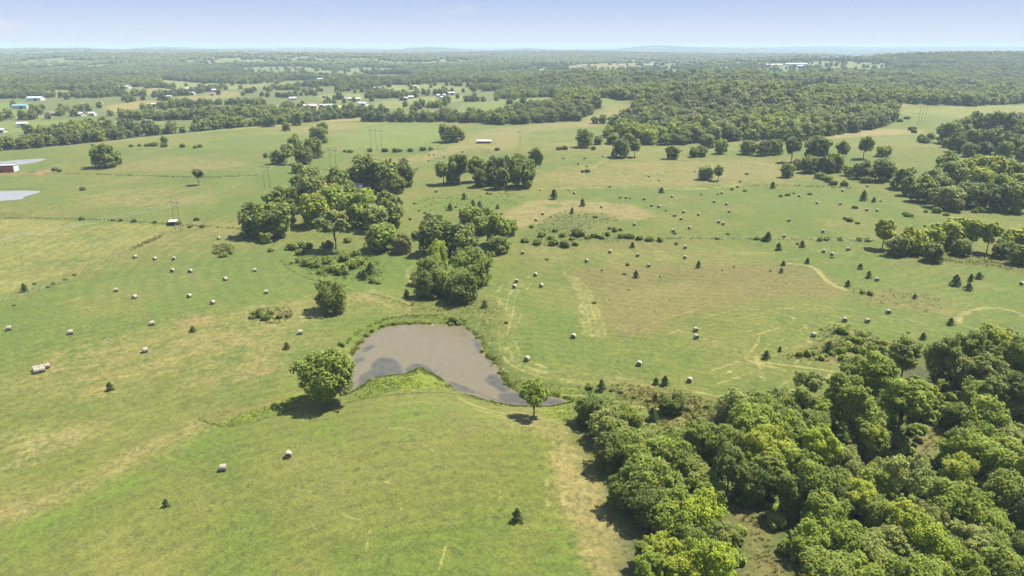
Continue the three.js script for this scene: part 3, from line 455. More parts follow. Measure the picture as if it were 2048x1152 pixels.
grove('in the long grove of the upper pasture', 'long grove in the pasture', [[762, 466, 36, 'gk'], [805, 486, 22, 'nw'], [777, 424, 30, 'mk'], [775, 405, 33, 'dk'], [750, 434, 28, 'ek'], [712, 417, 36, 'gk'], [700, 400, 30, 'mk'], [662, 405, 34, 'gk'], [630, 418, 35, 'yk'], [667, 450, 36, 'ev'], [625, 386, 33, 'ok'], [682, 380, 28, 'mk'], [726, 390, 22, 'bk'], [562, 392, 34, 'mk'], [544, 437, 42, 'mw'], [512, 440, 34, 'dk'], [530, 474, 14, 'ew'], [572, 428, 24, 'dk'], [737, 343, 38, 'ok'], [764, 352, 31, 'mk'], [807, 347, 26, 'dk'], [676, 357, 28, 'mk'], [620, 360, 26, 'ok'], [792, 366, 20, 'mk'], [712, 352, 28, 'mk'], [600, 372, 22, 'mk']]);
grove('in the small grove near the poles', 'small grove by the power poles', [[637, 268, 18, 'mk'], [645, 256, 13, 'mk'], [625, 295, 21, 'mk'], [605, 306, 22, 'dk'], [575, 296, 15, 'ek'], [588, 285, 16, 'ok'], [555, 311, 17, 'mk'], [572, 311, 13, 'ev'], [594, 333, 14, 'gw'], [531, 310, 6, 'mw']]);
grove('in the round grove of old trees', 'round grove of old trees', [[887, 338, 21, 'mt'], [917, 330, 25, 'mt'], [949, 334, 20, 'mt'], [988, 341, 27, 'dk'], [1039, 320, 20, 'mk'], [1071, 316, 22, 'mt'], [1046, 344, 30, 'mk'], [1012, 336, 26, 'dk'], [1000, 356, 22, 'dk'], [962, 356, 18, 'dk'], [905, 350, 18, 'mk']]);
grove('standing apart in the upper pasture', 'scattered pasture trees', [[205, 309, 28, 'mw'], [237, 320, 9, 'mw'], [395, 350, 14, 'ov'], [897, 265, 21, 'ow'], [917, 268, 14, 'nw'], [1170, 276, 19, 'mk'], [1196, 279, 10, 'mk'], [1241, 296, 19, 'dk'], [1270, 293, 14, 'gt'], [1345, 304, 14, 'mk'], [1388, 303, 11, 'mk'], [1402, 300, 13, 'ok'], [1443, 292, 16, 'gk'], [1415, 278, 17, 'ok'], [1413, 343, 16, 'ok'], [1438, 341, 14, 'mt'], [1497, 293, 16, 'mk'], [1527, 294, 17, 'ok'], [1551, 292, 17, 'mk'], [1586, 295, 19, 'dt'], [1636, 295, 27, 'dw'], [1686, 300, 17, 'mt'], [1598, 325, 14, 'ek'], [1621, 327, 19, 'ok'], [1648, 326, 20, 'dk'], [1671, 323, 20, 'mk'], [1698, 341, 12, 'yw'], [1576, 341, 14, 'mk'], [1726, 337, 21, 'dk'], [1731, 290, 18, 'gt'], [1768, 300, 14, 'yw'], [1766, 338, 26, 'dw'], [1205, 238, 9, 'mk'], [1190, 239, 8, 'mk'], [1222, 238, 8, 'mk'], [1140, 231, 10, 'mk'], [1118, 228, 12, 'mk'], [1050, 235, 12, 'mk'], [1075, 235, 10, 'ok'], [990, 232, 12, 'mk'], [1010, 236, 10, 'mk'], [940, 226, 12, 'mk'], [890, 225, 14, 'mk'], [960, 228, 10, 'dk'], [1030, 236, 9, 'mk'], [572, 253, 9, 'mk'], [595, 237, 13, 'mk'], [540, 240, 13, 'mk'], [328, 278, 8, 'mk'], [1155, 232, 10, 'mk'], [764, 232, 9, 'mk']]);
grove('along the wood edge by the far hay field', 'wood edge by the hay field', [[1808, 354, 24, 'ok'], [1822, 372, 20, 'mk'], [1850, 378, 26, 'mk'], [1870, 356, 28, 'ok'], [1905, 344, 28, 'mk'], [1940, 336, 28, 'yk'], [1980, 340, 30, 'yk'], [2022, 338, 30, 'gk'], [1896, 388, 30, 'ek'], [1940, 384, 30, 'dk'], [1985, 392, 28, 'dk'], [2030, 392, 32, 'mk'], [1958, 362, 28, 'yk'], [2008, 366, 28, 'gk'], [1915, 410, 14, 'nk'], [1898, 322, 22, 'mk'], [2050, 362, 28, 'yk'], [1880, 372, 24, 'dk'],
  [1900, 265, 23, 'mk'], [1925, 250, 22, 'ok'], [1955, 244, 22, 'dk'], [1990, 245, 22, 'ok'], [2025, 248, 23, 'dk'], [1915, 285, 20, 'dk'], [1950, 274, 23, 'ok'], [1985, 275, 25, 'mk'], [2026, 280, 26, 'dk'], [1940, 300, 14, 'mk'], [1895, 284, 12, 'ew'], [1970, 297, 18, 'dk'], [2010, 302, 18, 'mk'], [1862, 271, 9, 'mw'], [1842, 275, 8, 'gw'], [2050, 262, 22, 'ok'], [2055, 305, 20, 'mk']]);
grove('in the tall row beside the east fence', 'tall row by the fence', [[1771, 460, 26, 'yt'], [1795, 490, 22, 'ok'], [1824, 480, 28, 'yk'], [1862, 476, 29, 'yk'], [1868, 502, 22, 'dk'], [1892, 466, 29, 'yk'], [1948, 462, 26, 'yt'], [1982, 468, 26, 'yt'], [2006, 492, 23, 'mk'], [2034, 478, 28, 'yk'], [1912, 448, 23, 'bk'], [2044, 508, 22, 'mk'], [1925, 492, 19, 'ok'], [2060, 472, 25, 'yk']]);

// ---------------------------------------------------------------- cedars and shrubs
function cedarCards(seed, n, size) { const R = rngOf(seed), out = []; for (let i = 0; i < n; i++) { const t = Math.pow(R(), .8), a = R() * 6.283, y = .04 + t * 1.78, w = 1.08 * Math.pow(1 - t, .62) * (.7 + .3 * Math.sin(a * 3 + seed + t * 9)) * (.6 + R() * .45) + .02, v = .75 + R() * .5; out.push([Math.cos(a) * w, y, Math.sin(a) * w, Math.cos(a) + (R() - .5), .5 + (R() - .5), Math.sin(a) + (R() - .5), size * (.6 + R() * .8), v, v, v, R() * 6.283]); } return out; }
const cedarGeo = [1, 2, 3].map((s) => cardGeometry(cedarCards(s, 620, .115))), cedarStem = limb([0, -.1, 0], [0, .9, 0], .05, .02, 5);
const shrubGeo = [1, 2, 3, 4].map((s) => cardGeometry(crownCards(s * 41, { cy: .34, tall: .5, lobes: 16, in: .1, out: .66, r0: .2, r1: .36, low: -.3, floor: .0, n: 900, size: .11 }).cards)), shrubStem = mergeGeometries([0, 1, 2].map((k) => limb([0, -.1, 0], [Math.cos(k * 2.1) * .4, .5, Math.sin(k * 2.1) * .4], .035, .012, 4)));
function small(name, geos, stem, cy, what, place, category, group, tone, u, v, r) {
  const [x, z, R] = standing(u, v, r, cy), o = new THREE.Group(); o.name = named(name); o.position.set(x, height(x, z), z); o.rotation.y = TR() * 6.283; o.scale.set(R * (.85 + TR() * .3), R * (.85 + TR() * .3), R * (.85 + TR() * .3));
  const c = new THREE.Mesh(geos[(TR() * geos.length) | 0], leafMat[tone]), s = new THREE.Mesh(stem, bark); c.name = 'foliage'; s.name = 'stem'; o.add(s, c); tell(o, what, place, category, group);
}
const cedar = (place, list) => { for (const [u, v, r] of list) if (r <= 5 || (r <= 7 && TR() < .4)) small('sapling', shrubGeo, shrubStem, .42, 'small leafy sapling', place, 'sapling', 'saplings ' + place, TR() < .5 ? 'mid' : 'olive', u, v + 1, r * (.7 + TR() * .4)); else small('cedar_tree', cedarGeo, cedarStem, .95, 'small conical cedar', place, 'cedar tree', 'young cedars ' + place, 'cedar', u, v, r); };
const shrub = (place, tone, list) => { for (const [u, v, r] of list) small('shrub', shrubGeo, shrubStem, .42, `${toneWord[tone]} shrub`, place, 'shrub', 'shrubs ' + place, tone, u, v, r); };
cedar('in the meadow west of it', [[219, 771, 11], [331, 1005, 10], [385, 657, 8], [573, 690, 9], [48, 576, 9], [70, 566, 6]]);
cedar('on the mown slope before the wood', [[1034, 1030, 15]]);
cedar('along its far bank', [[813, 588, 9], [969, 607, 9], [938, 606, 7], [740, 536, 13], [728, 549, 11], [1013, 643, 6], [720, 548, 8]]);
cedar('in the brown unmown pasture', [[1189, 603, 7], [1256, 527, 6], [1272, 549, 7], [1271, 544, 4], [1094, 517, 5], [1204, 539, 4], [1249, 546, 5], [1397, 529, 7], [1563, 540, 6], [1567, 526, 6], [1615, 521, 7], [1541, 540, 4], [1468, 532, 4], [1445, 539, 4], [1258, 578, 4], [1320, 552, 4]]);
cedar('along the east fence', [[1558, 492, 9], [1605, 487, 8], [1595, 486, 5], [1664, 513, 5], [1354, 485, 6], [1265, 490, 6], [1721, 532, 7], [1738, 549, 8], [1696, 567, 7], [1536, 474, 9], [1457, 466, 5]]);
cedar('in the lawn beyond the tall tree row', [[1913, 560, 13], [1959, 550, 9], [1942, 556, 8], [1938, 572, 10], [1830, 592, 6], [1902, 643, 8], [1847, 672, 8]]);
cedar('beside the thicket on the hay slope', [[1533, 708, 11], [1560, 698, 6], [1330, 762, 10], [1312, 762, 8], [1203, 769, 13], [1305, 828, 15], [1311, 795, 8], [1658, 692, 14], [1762, 700, 10], [1344, 805, 16]]);
cedar('in the upper hay field', [[1108, 388, 11], [1165, 405, 8], [1144, 421, 6], [1323, 379, 7], [1728, 391, 11], [1748, 399, 6], [1546, 370, 7], [1588, 385, 4], [1403, 388, 4], [1435, 387, 4], [1490, 380, 5], [1464, 377, 5], [1260, 395, 4], [1332, 420, 4], [1240, 394, 4], [1762, 401, 4], [1494, 346, 5], [1480, 362, 4], [1220, 372, 4], [1292, 350, 3], [1298, 352, 3], [1318, 360, 3], [1390, 342, 3], [1400, 350, 3], [1475, 372, 4]]);
cedar('in the weedy pasture behind the groves', [[928, 391, 8], [946, 405, 8], [959, 408, 8], [900, 413, 8], [820, 436, 5], [912, 412, 5], [838, 420, 5], [828, 405, 4], [975, 385, 4], [982, 386, 5], [1012, 385, 4], [872, 382, 4], [935, 412, 5], [995, 412, 6], [850, 424, 4], [1003, 426, 5], [1080, 379, 3], [1137, 379, 3]]);
shrub('in the meadow west of it', 'mid', [[682, 687, 9], [107, 566, 6], [95, 573, 5], [130, 558, 5], [149, 549, 5], [28, 610, 4]]);
shrub('in the bramble patch on the meadow', 'dark', [[515, 628, 14], [540, 624, 10], [532, 634, 12], [560, 632, 10], [574, 630, 9], [505, 634, 8]]);
shrub('in the low bramble by the long grove', 'olive', [[441, 498, 12], [454, 497, 11], [432, 503, 8], [447, 508, 12], [460, 504, 8]]);
shrub('in the thicket between the groves', 'mid', [[585, 491, 17], [608, 489, 20], [600, 504, 13], [655, 487, 16], [697, 479, 12], [541, 500, 8], [575, 497, 8], [610, 524, 18], [632, 527, 16], [655, 519, 16], [664, 534, 21], [684, 539, 21], [690, 514, 18], [704, 527, 21], [718, 521, 18], [712, 507, 13], [672, 527, 16], [640, 519, 10], [582, 526, 6], [598, 521, 10], [640, 544, 9], [757, 564, 8], [745, 561, 10], [830, 547, 10], [826, 555, 8], [830, 469, 13], [764, 499, 10], [800, 499, 10]]);
shrub('in the brush along the middle fence', 'mid', [[1065, 452, 8], [1085, 468, 12], [1100, 474, 10], [1050, 480, 10], [1075, 484, 12], [1108, 484, 14], [1130, 488, 14], [1150, 486, 10], [1190, 470, 10], [1205, 472, 10], [1215, 468, 9], [1230, 458, 10], [1245, 470, 12], [1260, 472, 11], [1280, 474, 12], [1300, 476, 12], [1320, 478, 10], [1176, 474, 8], [1220, 455, 7], [1240, 458, 7], [1189, 432, 7], [1178, 472, 7], [1110, 460, 8], [1125, 470, 9], [1144, 476, 8]]);
shrub('in the brush along the middle fence', 'dark', [[1155, 464, 18]]);
shrub('in the thicket on the hay slope', 'green', [[1688, 660, 16], [1672, 662, 8], [1705, 676, 14], [1720, 680, 14], [1728, 668, 10], [1700, 692, 18], [1722, 700, 16], [1745, 692, 12], [1755, 682, 10], [1770, 684, 10], [1680, 700, 14], [1690, 715, 14], [1715, 715, 12], [1612, 706, 14], [1600, 708, 10], [1640, 715, 12], [1625, 704, 10], [1772, 698, 8], [1650, 710, 8], [1664, 706, 9]]);
shrub('in the weedy hollow below it', 'olive', [[1180, 772, 12], [1225, 778, 8], [1240, 782, 8], [1360, 800, 14], [1334, 808, 18], [1372, 816, 10], [1318, 800, 8], [1270, 792, 9], [1296, 800, 8], [1390, 830, 10], [1415, 812, 8], [1836, 878, 12], [1320, 888, 10], [1793, 884, 16], [1300, 870, 12], [1340, 862, 8]]);
shrub('along its weedy bank', 'mid', [[908, 636, 13], [900, 645, 9], [918, 645, 8], [955, 674, 6], [966, 700, 6], [990, 725, 6], [1000, 745, 6], [985, 730, 6], [1010, 765, 6], [990, 804, 5], [745, 660, 6], [765, 650, 6], [790, 646, 6], [820, 645, 5], [725, 682, 8], [715, 695, 7], [735, 668, 7]]);
shrub('along the fence of the upper pasture', 'dark', [[280, 290, 6], [295, 289, 8], [310, 288, 10], [325, 290, 9], [365, 291, 8], [392, 293, 7], [400, 292, 6], [262, 291, 6], [700, 302, 7], [740, 300, 8], [770, 300, 8], [790, 301, 8], [800, 300, 8], [820, 299, 9], [845, 298, 8], [862, 297, 7], [690, 302, 5], [1130, 295, 9], [1118, 296, 8], [1185, 296, 8], [1175, 341, 8], [1165, 342, 6], [995, 297, 8], [110, 338, 8], [118, 341, 6], [340, 445, 8], [357, 446, 6], [393, 437, 8], [405, 452, 7], [240, 440, 6], [225, 439, 5], [268, 441, 7], [163, 437, 7], [165, 377, 8], [380, 452, 7], [310, 444, 5], [1680, 250, 9], [1700, 262, 8], [1800, 240, 8], [1815, 235, 7], [1826, 257, 9], [1828, 262, 8], [1850, 280, 14]]);
shrub('scattered in the far hay field', 'mid', [[1575, 388, 8], [1560, 391, 6], [1620, 387, 6], [1710, 414, 7], [1700, 438, 10], [1715, 445, 6], [1690, 436, 6], [1820, 428, 12], [1812, 426, 8], [1870, 420, 12], [1893, 428, 7], [1852, 422, 6], [1960, 418, 14], [1975, 420, 10], [1950, 422, 8], [1910, 405, 14], [1640, 478, 8], [1655, 477, 9], [1680, 477, 8], [1720, 478, 8], [1735, 479, 8], [1514, 476, 8], [1530, 477, 10], [1435, 476, 6], [1660, 358, 14], [1640, 352, 12], [1690, 366, 12], [1665, 366, 10], [1730, 360, 14], [1740, 585, 10], [1725, 583, 8], [1350, 466, 5], [1650, 356, 10]]);

// ---------------------------------------------------------------- far woods
const zoneOf = (x, z) => {
  if (inPoly(PASTURE, x, z)) return 0;
  for (const p of OPEN) if (inPoly(p, x, z)) return .012;
  for (const p of BELT) if (inPoly(p, x, z)) return 1;
  for (const p of MIXED) if (inPoly(p, x, z)) return sm(.585, .68, fbm(x / 55 + 7, z / 45 + 3)) * .7 + .028;
  return 1 - clearing(x, z) * .97;
};
const inView = (x, z, slack) => { const y = 0, d = depthOf(x, y, z); return d > 10 && Math.abs(x) < d * .75 * slack + 60; };
const woodTrees = [];
{
  const R = rngOf(909), bands = [[480, 1500, 8.2, 3.8, 6.2], [1500, 2600, 10.5, 4.8, 7.5], [2600, 5200, 16, 7, 11], [5200, 13800, 36, 15, 24]];
  bands.forEach(([d0, d1, step, r0, r1], band) => {
    for (let z = -d0; z > -d1; z -= step) { const half = (EYE * sp - z * cp) * .75 * 1.16 + 80;
      for (let x = -half; x < half; x += step) { const X = x + (R() - .5) * step * .95, Z = z + (R() - .5) * step * .95, keep = R(), s = R(), q = R(); const big = band < 2 && X > 60 && X < 900 && Z > -1700 ? 1.4 : 1, d = zoneOf(X, Z); if (keep < d * (big > 1 ? .62 : 1)) woodTrees.push([X, Z, big * lerp(r0, r1, s * s * .5 + s * .5), band, q]); } }
  });
}
const tonesFar = ['dark', 'mid', 'olive', 'mid', 'green', 'olive', 'yellow', 'dark', 'mid', 'grey'];
const pickTone = (x, z, q) => { const n = fbm(x / 90 + 20, z / 70); return n > .57 ? (q < .35 ? 'yellow' : q < .8 ? 'green' : 'mid') : n < .43 ? (q < .5 ? 'dark' : q < .8 ? 'olive' : 'mid') : tonesFar[(q * 10) | 0]; };
woodTrees.sort((a, b) => (a[3] - b[3]) || (a[0] ** 2 + a[1] ** 2) - (b[0] ** 2 + b[1] ** 2));
{
  const room = Math.max(0, 298 - treeCount); let k = 0;
  const rest = [];
  for (const t of woodTrees) { if (k < room && inView(t[0], t[1], .97)) { k++; treeAt(t[0], t[1], t[2], TR() < .7 ? 'oak' : 'broad', pickTone(t[0], t[1], t[4]), 'at the front of the far woods', 'front trees of the far woods'); } else rest.push(t); }
  // crowns of the mass: two card crowns for the middle distance, lumps of canopy for the rest
  const lump = (seed, d) => { const g = new THREE.IcosahedronGeometry(1, d), p = g.attributes.position, col = new Float32Array(p.count * 3), R = rngOf(seed); for (let i = 0; i < p.count; i++) { const x = p.getX(i), y = p.getY(i), z = p.getZ(i), n = .72 + .55 * vn(x * 2.1 + seed * 7 + 20, z * 2.1 + y * 2.7 + 30); p.setXYZ(i, x * n, Math.max(-.45, y * n * .8), z * n); } for (let i = 0; i < p.count; i += 3) { const v = .8 + R() * .4; for (let q = 0; q < 9; q++) col[i * 3 + q] = v; } g.setAttribute('color', new THREE.BufferAttribute(col, 3)); g.deleteAttribute('uv'); g.computeVertexNormals(); return g; };
  const canopyMat = new THREE.MeshStandardMaterial({ vertexColors: true, roughness: .95, name: 'canopy' });
  const midMat = leafMat.far = new THREE.MeshPhysicalMaterial({ vertexColors: true, roughness: .85, specularIntensity: .35, transmission: .48, thickness: 0, side: THREE.DoubleSide, name: 'leaf far' });
  const sets = [];
  for (let v = 0; v < 3; v++) { const c = crownCards(v * 97 + 300, { ...KIND.oak, n: 430, twigs: 26, size: .16 }); sets.push({ geo: cardGeometry(c.cards), mat: midMat, bands: [0, 1], cy: 0, list: [] }); }
  for (let v = 0; v < 3; v++) sets.push({ geo: lump(v + 1, 2), mat: canopyMat, bands: [2, 3], cy: .7, list: [] });
  rest.forEach((t, i) => { const s = sets.filter((q) => q.bands.includes(t[3])); s[(t[4] * 997 | 0) % s.length].list.push(t); });
  const M = new THREE.Matrix4(), Q = new THREE.Quaternion(), Y = new THREE.Vector3(0, 1, 0), col = new THREE.Color();
  sets.forEach((s) => {
    const im = new THREE.InstancedMesh(s.geo, s.mat, s.list.length); im.name = named('far_woods');
    s.list.forEach((t, i) => { Q.setFromAxisAngle(Y, t[4] * 77); const k = t[3] === 3 ? .55 : 1; M.compose(new THREE.Vector3(t[0], height(t[0], t[1]) + s.cy * t[2] * .5 * k, t[1]), Q, new THREE.Vector3(t[2], t[2] * (.8 + .4 * ((t[4] * 13) % 1)) * k, t[2])); im.setMatrixAt(i, M); const c = LEAF[pickTone(t[0], t[1], t[4])]; const cal = t[3] > 1 ? .36 : .86; im.setColorAt(i, col.setRGB(c[0] * cal, c[1] * cal, c[2] * cal)); });
    im.userData.label = s.bands[0] ? 'hazy mass of woods rolling away to the horizon' : 'dense mass of tree crowns in the far woods'; kinds(im, 'stuff');
  });
  console.log('trees as things', treeCount, 'mass', rest.length);
}

// ---------------------------------------------------------------- tall grass and weeds where the mower does not go
{
  const R = rngOf(5150), blades = []; for (let k = 0; k < 7; k++) { const a = k / 7 * 6.283 + R(), l = .6 + R() * .5, w = .10, x = Math.cos(a), z = Math.sin(a), b = new THREE.BufferGeometry(); b.setAttribute('position', new THREE.Float32BufferAttribute([-z * w, 0, x * w, z * w, 0, -x * w, x * l * .45 + z * w * .6, .62 + R() * .2, z * l * .45 - x * w * .6, x * l, .72 + R() * .4, z * l], 3)); b.setIndex([0, 1, 2, 0, 2, 3]); b.computeVertexNormals(); blades.push(b); }
  const tuft = mergeGeometries(blades), mat = new THREE.MeshPhysicalMaterial({ roughness: .9, specularIntensity: .3, transmission: .45, thickness: 0, side: THREE.DoubleSide, name: 'grass blades' });
  const put = []; // x, z, height, colour
  const along = (pts, w, n, h, c) => { const p = W2(smoothLoop(pts, false, 6)); let L = 0; for (let i = 1; i < p.length; i++) L += Math.hypot(p[i][0] - p[i - 1][0], p[i][1] - p[i - 1][1]); const N = Math.round(L * n); for (let k = 0; k < N; k++) { const f = R() * (p.length - 1), i = Math.min(p.length - 2, f | 0), t = f - i; put.push([lerp(p[i][0], p[i + 1][0], t) + (R() - .5) * w, lerp(p[i][1], p[i + 1][1], t) + (R() - .5) * w, h * (.6 + R() * .7), c]); } };
  const within = (pts, n, h, c, clump = .42) => { const p = W2(smoothLoop(pts)); let a0 = 1e9, a1 = -1e9, b0 = 1e9, b1 = -1e9; for (const [x, z] of p) { a0 = Math.min(a0, x); a1 = Math.max(a1, x); b0 = Math.min(b0, z); b1 = Math.max(b1, z); } const N = Math.round((a1 - a0) * (b1 - b0) * n); for (let k = 0; k < N; k++) { const x = lerp(a0, a1, R()), z = lerp(b0, b1, R()); const soft = R(); if (inPoly(p, x, z) && R() < .62 && edgeDist(p, x, z) > soft * soft * 6 && fbm(x / 3.5, z / 3.5) > clump + .06 - R() * .2) put.push([x, z, h * (.5 + R() * .9), c]); } };
  const limeLush = mix3(C.lime, C.lush, .4);
  // pond rim
  { const p = PONDS[0].poly; for (let k = 0; k < 9000; k++) { const i = (R() * p.length) | 0, j = (i + 1) % p.length, t = R(), w = 1.2 + 4.5 * fbm(p[i][0] / 7, p[i][1] / 7) * R(), x = lerp(p[i][0], p[j][0], t) + (R() - .5) * w, z = lerp(p[i][1], p[j][1], t) + (R() - .5) * w; if (!inPoly(p, x, z) && fbm(x / 2.6 + 9, z / 2.6) > .36 + R() * .16) put.push([x, z, .10 + R() * .26, R() < .75 ? limeLush : C.weed]); } }
  within([[700, 800], [715, 778], [745, 757], [782, 750], [812, 746], [837, 734], [862, 746], [890, 765], [905, 776], [860, 778], [790, 784], [740, 797]], 9, .22, limeLush, .40);
  within([[420, 846], [470, 832], [540, 808], [600, 790], [640, 790], [600, 815], [540, 832], [470, 851], [440, 852]], 8, .24, limeLush, .36);
  within([[690, 700], [705, 680], [740, 657], [765, 646], [800, 638], [900, 640], [930, 650], [925, 636], [860, 628], [780, 634], [725, 655], [690, 680]], 14, .36, mix3(C.lush, C.lime, .35), .36);
  within([[820, 600], [900, 590], [990, 600], [1010, 640], [1000, 690], [960, 660], [930, 640], [850, 630], [800, 640]], 2.5, .26, C.olive, .48);
  within([[965, 690], [985, 690], [1010, 740], [1060, 762], [1180, 772], [1300, 778], [1420, 800], [1430, 850], [1330, 850], [1240, 800], [1130, 780], [1030, 780], [1008, 757], [995, 730]], 5, .30, C.weed, .42);
  within([[1220, 770], [1330, 775], [1430, 805], [1440, 850], [1350, 880], [1290, 860], [1230, 810]], 5, .34, C.brown, .42);
  within([[1130, 785], [1180, 778], [1240, 800], [1310, 850], [1340, 880], [1290, 890], [1230, 860], [1150, 810]], 4, .30, C.lush, .42);
  within([[1095, 812], [1140, 806], [1160, 830], [1140, 850], [1100, 838], [1082, 824]], 9, .2, mix3(C.lime, C.olive, .2), .38);
  within([[1060, 455], [1090, 437], [1120, 424], [1160, 422], [1210, 428], [1248, 442], [1200, 450], [1190, 462], [1250, 474], [1330, 476], [1330, 484], [1180, 488], [1150, 492], [1090, 494], [1050, 487]], .8, .4, C.brush, .50);
  within([[1640, 655], [1700, 650], [1770, 680], [1780, 710], [1700, 728], [1600, 722], [1565, 712], [1620, 690]], 4, .4, C.weed, .42);
  within([[590, 515], [700, 500], [760, 520], [770, 560], [700, 562], [620, 550]], 3, .4, C.lush, .42);
  within([[500, 620], [580, 615], [585, 635], [550, 650], [510, 645]], 5, .36, C.weed, .36);
  within([[425, 492], [465, 488], [468, 508], [440, 516], [425, 508]], 5, .4, C.weed, .34);
  within([[1445, 1000], [1480, 1005], [1530, 1060], [1575, 1170], [1490, 1170], [1500, 1100]], 9, .34, C.brown, .36);
  within([[1830, 890], [1850, 860], [1890, 855], [1905, 875], [1880, 905], [1845, 915]], 7, .34, C.dry, .36);
  within([[1690, 575], [1760, 575], [1850, 585], [1900, 610], [1860, 630], [1780, 612], [1700, 600]], 1.6, .26, C.weed, .52);
  within([[1780, 505], [1900, 500], [2050, 525], [2050, 545], [1950, 532], [1850, 520]], 3, .34, C.weed, .42);
  within([[820, 400], [1000, 385], [1060, 398], [1030, 412], [960, 422], [860, 428]], .5, .36, C.brush, .52);
  within([[260, 500], [300, 478], [328, 470], [320, 478], [280, 495]], 4, .5, C.brown, .2);
  within([[1150, 562], [1180, 538], [1290, 536], [1500, 533], [1590, 531], [1640, 547], [1690, 580], [1560, 597], [1480, 603], [1410, 625], [1330, 648], [1305, 678], [1215, 676], [1190, 606]], .3, .24, C.weed, .62);
  // taller rims where the cutting stops
  along([[398, 838], [430, 850], [470, 853], [540, 834], [600, 812]], .7, 6, .16, C.brush);
  along([[690, 806], [740, 796], [790, 790], [840, 786], [900, 787], [950, 798], [1000, 812]], .5, 6, .16, C.brush);
  along([[560, 520], [590, 545], [640, 565], [700, 580], [760, 592], [800, 605], [820, 612], [825, 604], [812, 592]], 1.2, 4, .22, C.brush);
  along([[0, 436], [100, 437], [230, 441], [330, 448], [400, 452], [480, 458]], 2.5, 2.2, .42, C.brush);
  along([[60, 345], [200, 349], [330, 353], [420, 355], [520, 350]], 3, 2, .5, C.brush);
  along([[1330, 477], [1450, 477], [1600, 479], [1750, 482]], 2.5, 2.5, .42, C.brush);
  along([[1500, 372], [1600, 372], [1700, 376]], 6, 2, .5, C.brush);
  const im = new THREE.InstancedMesh(tuft, mat, put.length), M = new THREE.Matrix4(), Q = new THREE.Quaternion(), Y = new THREE.Vector3(0, 1, 0), col = new THREE.Color(); im.name = 'tall_grass';
  put.forEach(([x, z, h, c], i) => { Q.setFromAxisAngle(Y, R() * 6.283); const s = h * (.7 + R() * .5), v = 1.35 + R() * .6; M.compose(new THREE.Vector3(x, height(x, z) - .03, z), Q, new THREE.Vector3(s, h, s)); im.setMatrixAt(i, M); im.setColorAt(i, col.setRGB(c[0] * v, c[1] * v, c[2] * v)); });
  im.userData.label = 'tall uncut grass and weeds round the pond and field edges'; kinds(im, 'stuff');
  console.log('tufts', put.length);
}

{
  const R = rngOf(8123), wood = W2([[1170, 850], [1240, 840], [1330, 890], [1440, 850], [1560, 820], [1680, 790], [1800, 760], [1900, 750], [2080, 740], [2080, 1180], [1600, 1180], [1560, 1080], [1510, 1020], [1440, 990], [1480, 1060], [1490, 1180], [1320, 1180], [1290, 1060], [1220, 950]]), clear = W2([[1825, 900], [1850, 855], [1890, 850], [1910, 875], [1880, 910], [1845, 920]]), spots = [];
  for (let k = 0; k < 4200 && spots.length < 900; k++) { const x = lerp(10, 170, R()), z = lerp(-85, -190, R()); if (inPoly(wood, x, z) && !inPoly(clear, x, z)) spots.push([x, z, .8 + R() * 1.5, R()]); }
  const tones = [LEAF.mid, LEAF.green, LEAF.olive, LEAF.dark], M = new THREE.Matrix4(), Q = new THREE.Quaternion(), Y = new THREE.Vector3(0, 1, 0), col = new THREE.Color(), im = new THREE.InstancedMesh(shrubGeo[0], leafMat.far, spots.length); im.name = 'undergrowth';
  spots.forEach(([x, z, r, q], i) => { Q.setFromAxisAngle(Y, q * 50); M.compose(new THREE.Vector3(x, height(x, z), z), Q, new THREE.Vector3(r, r * (.8 + q * .7), r)); im.setMatrixAt(i, M); im.setColorAt(i, col.setRGB(...tones[(q * 4) | 0])); });
  im.userData.label = 'leafy undergrowth filling gaps beneath the wood in front'; kinds(im, 'stuff');
}

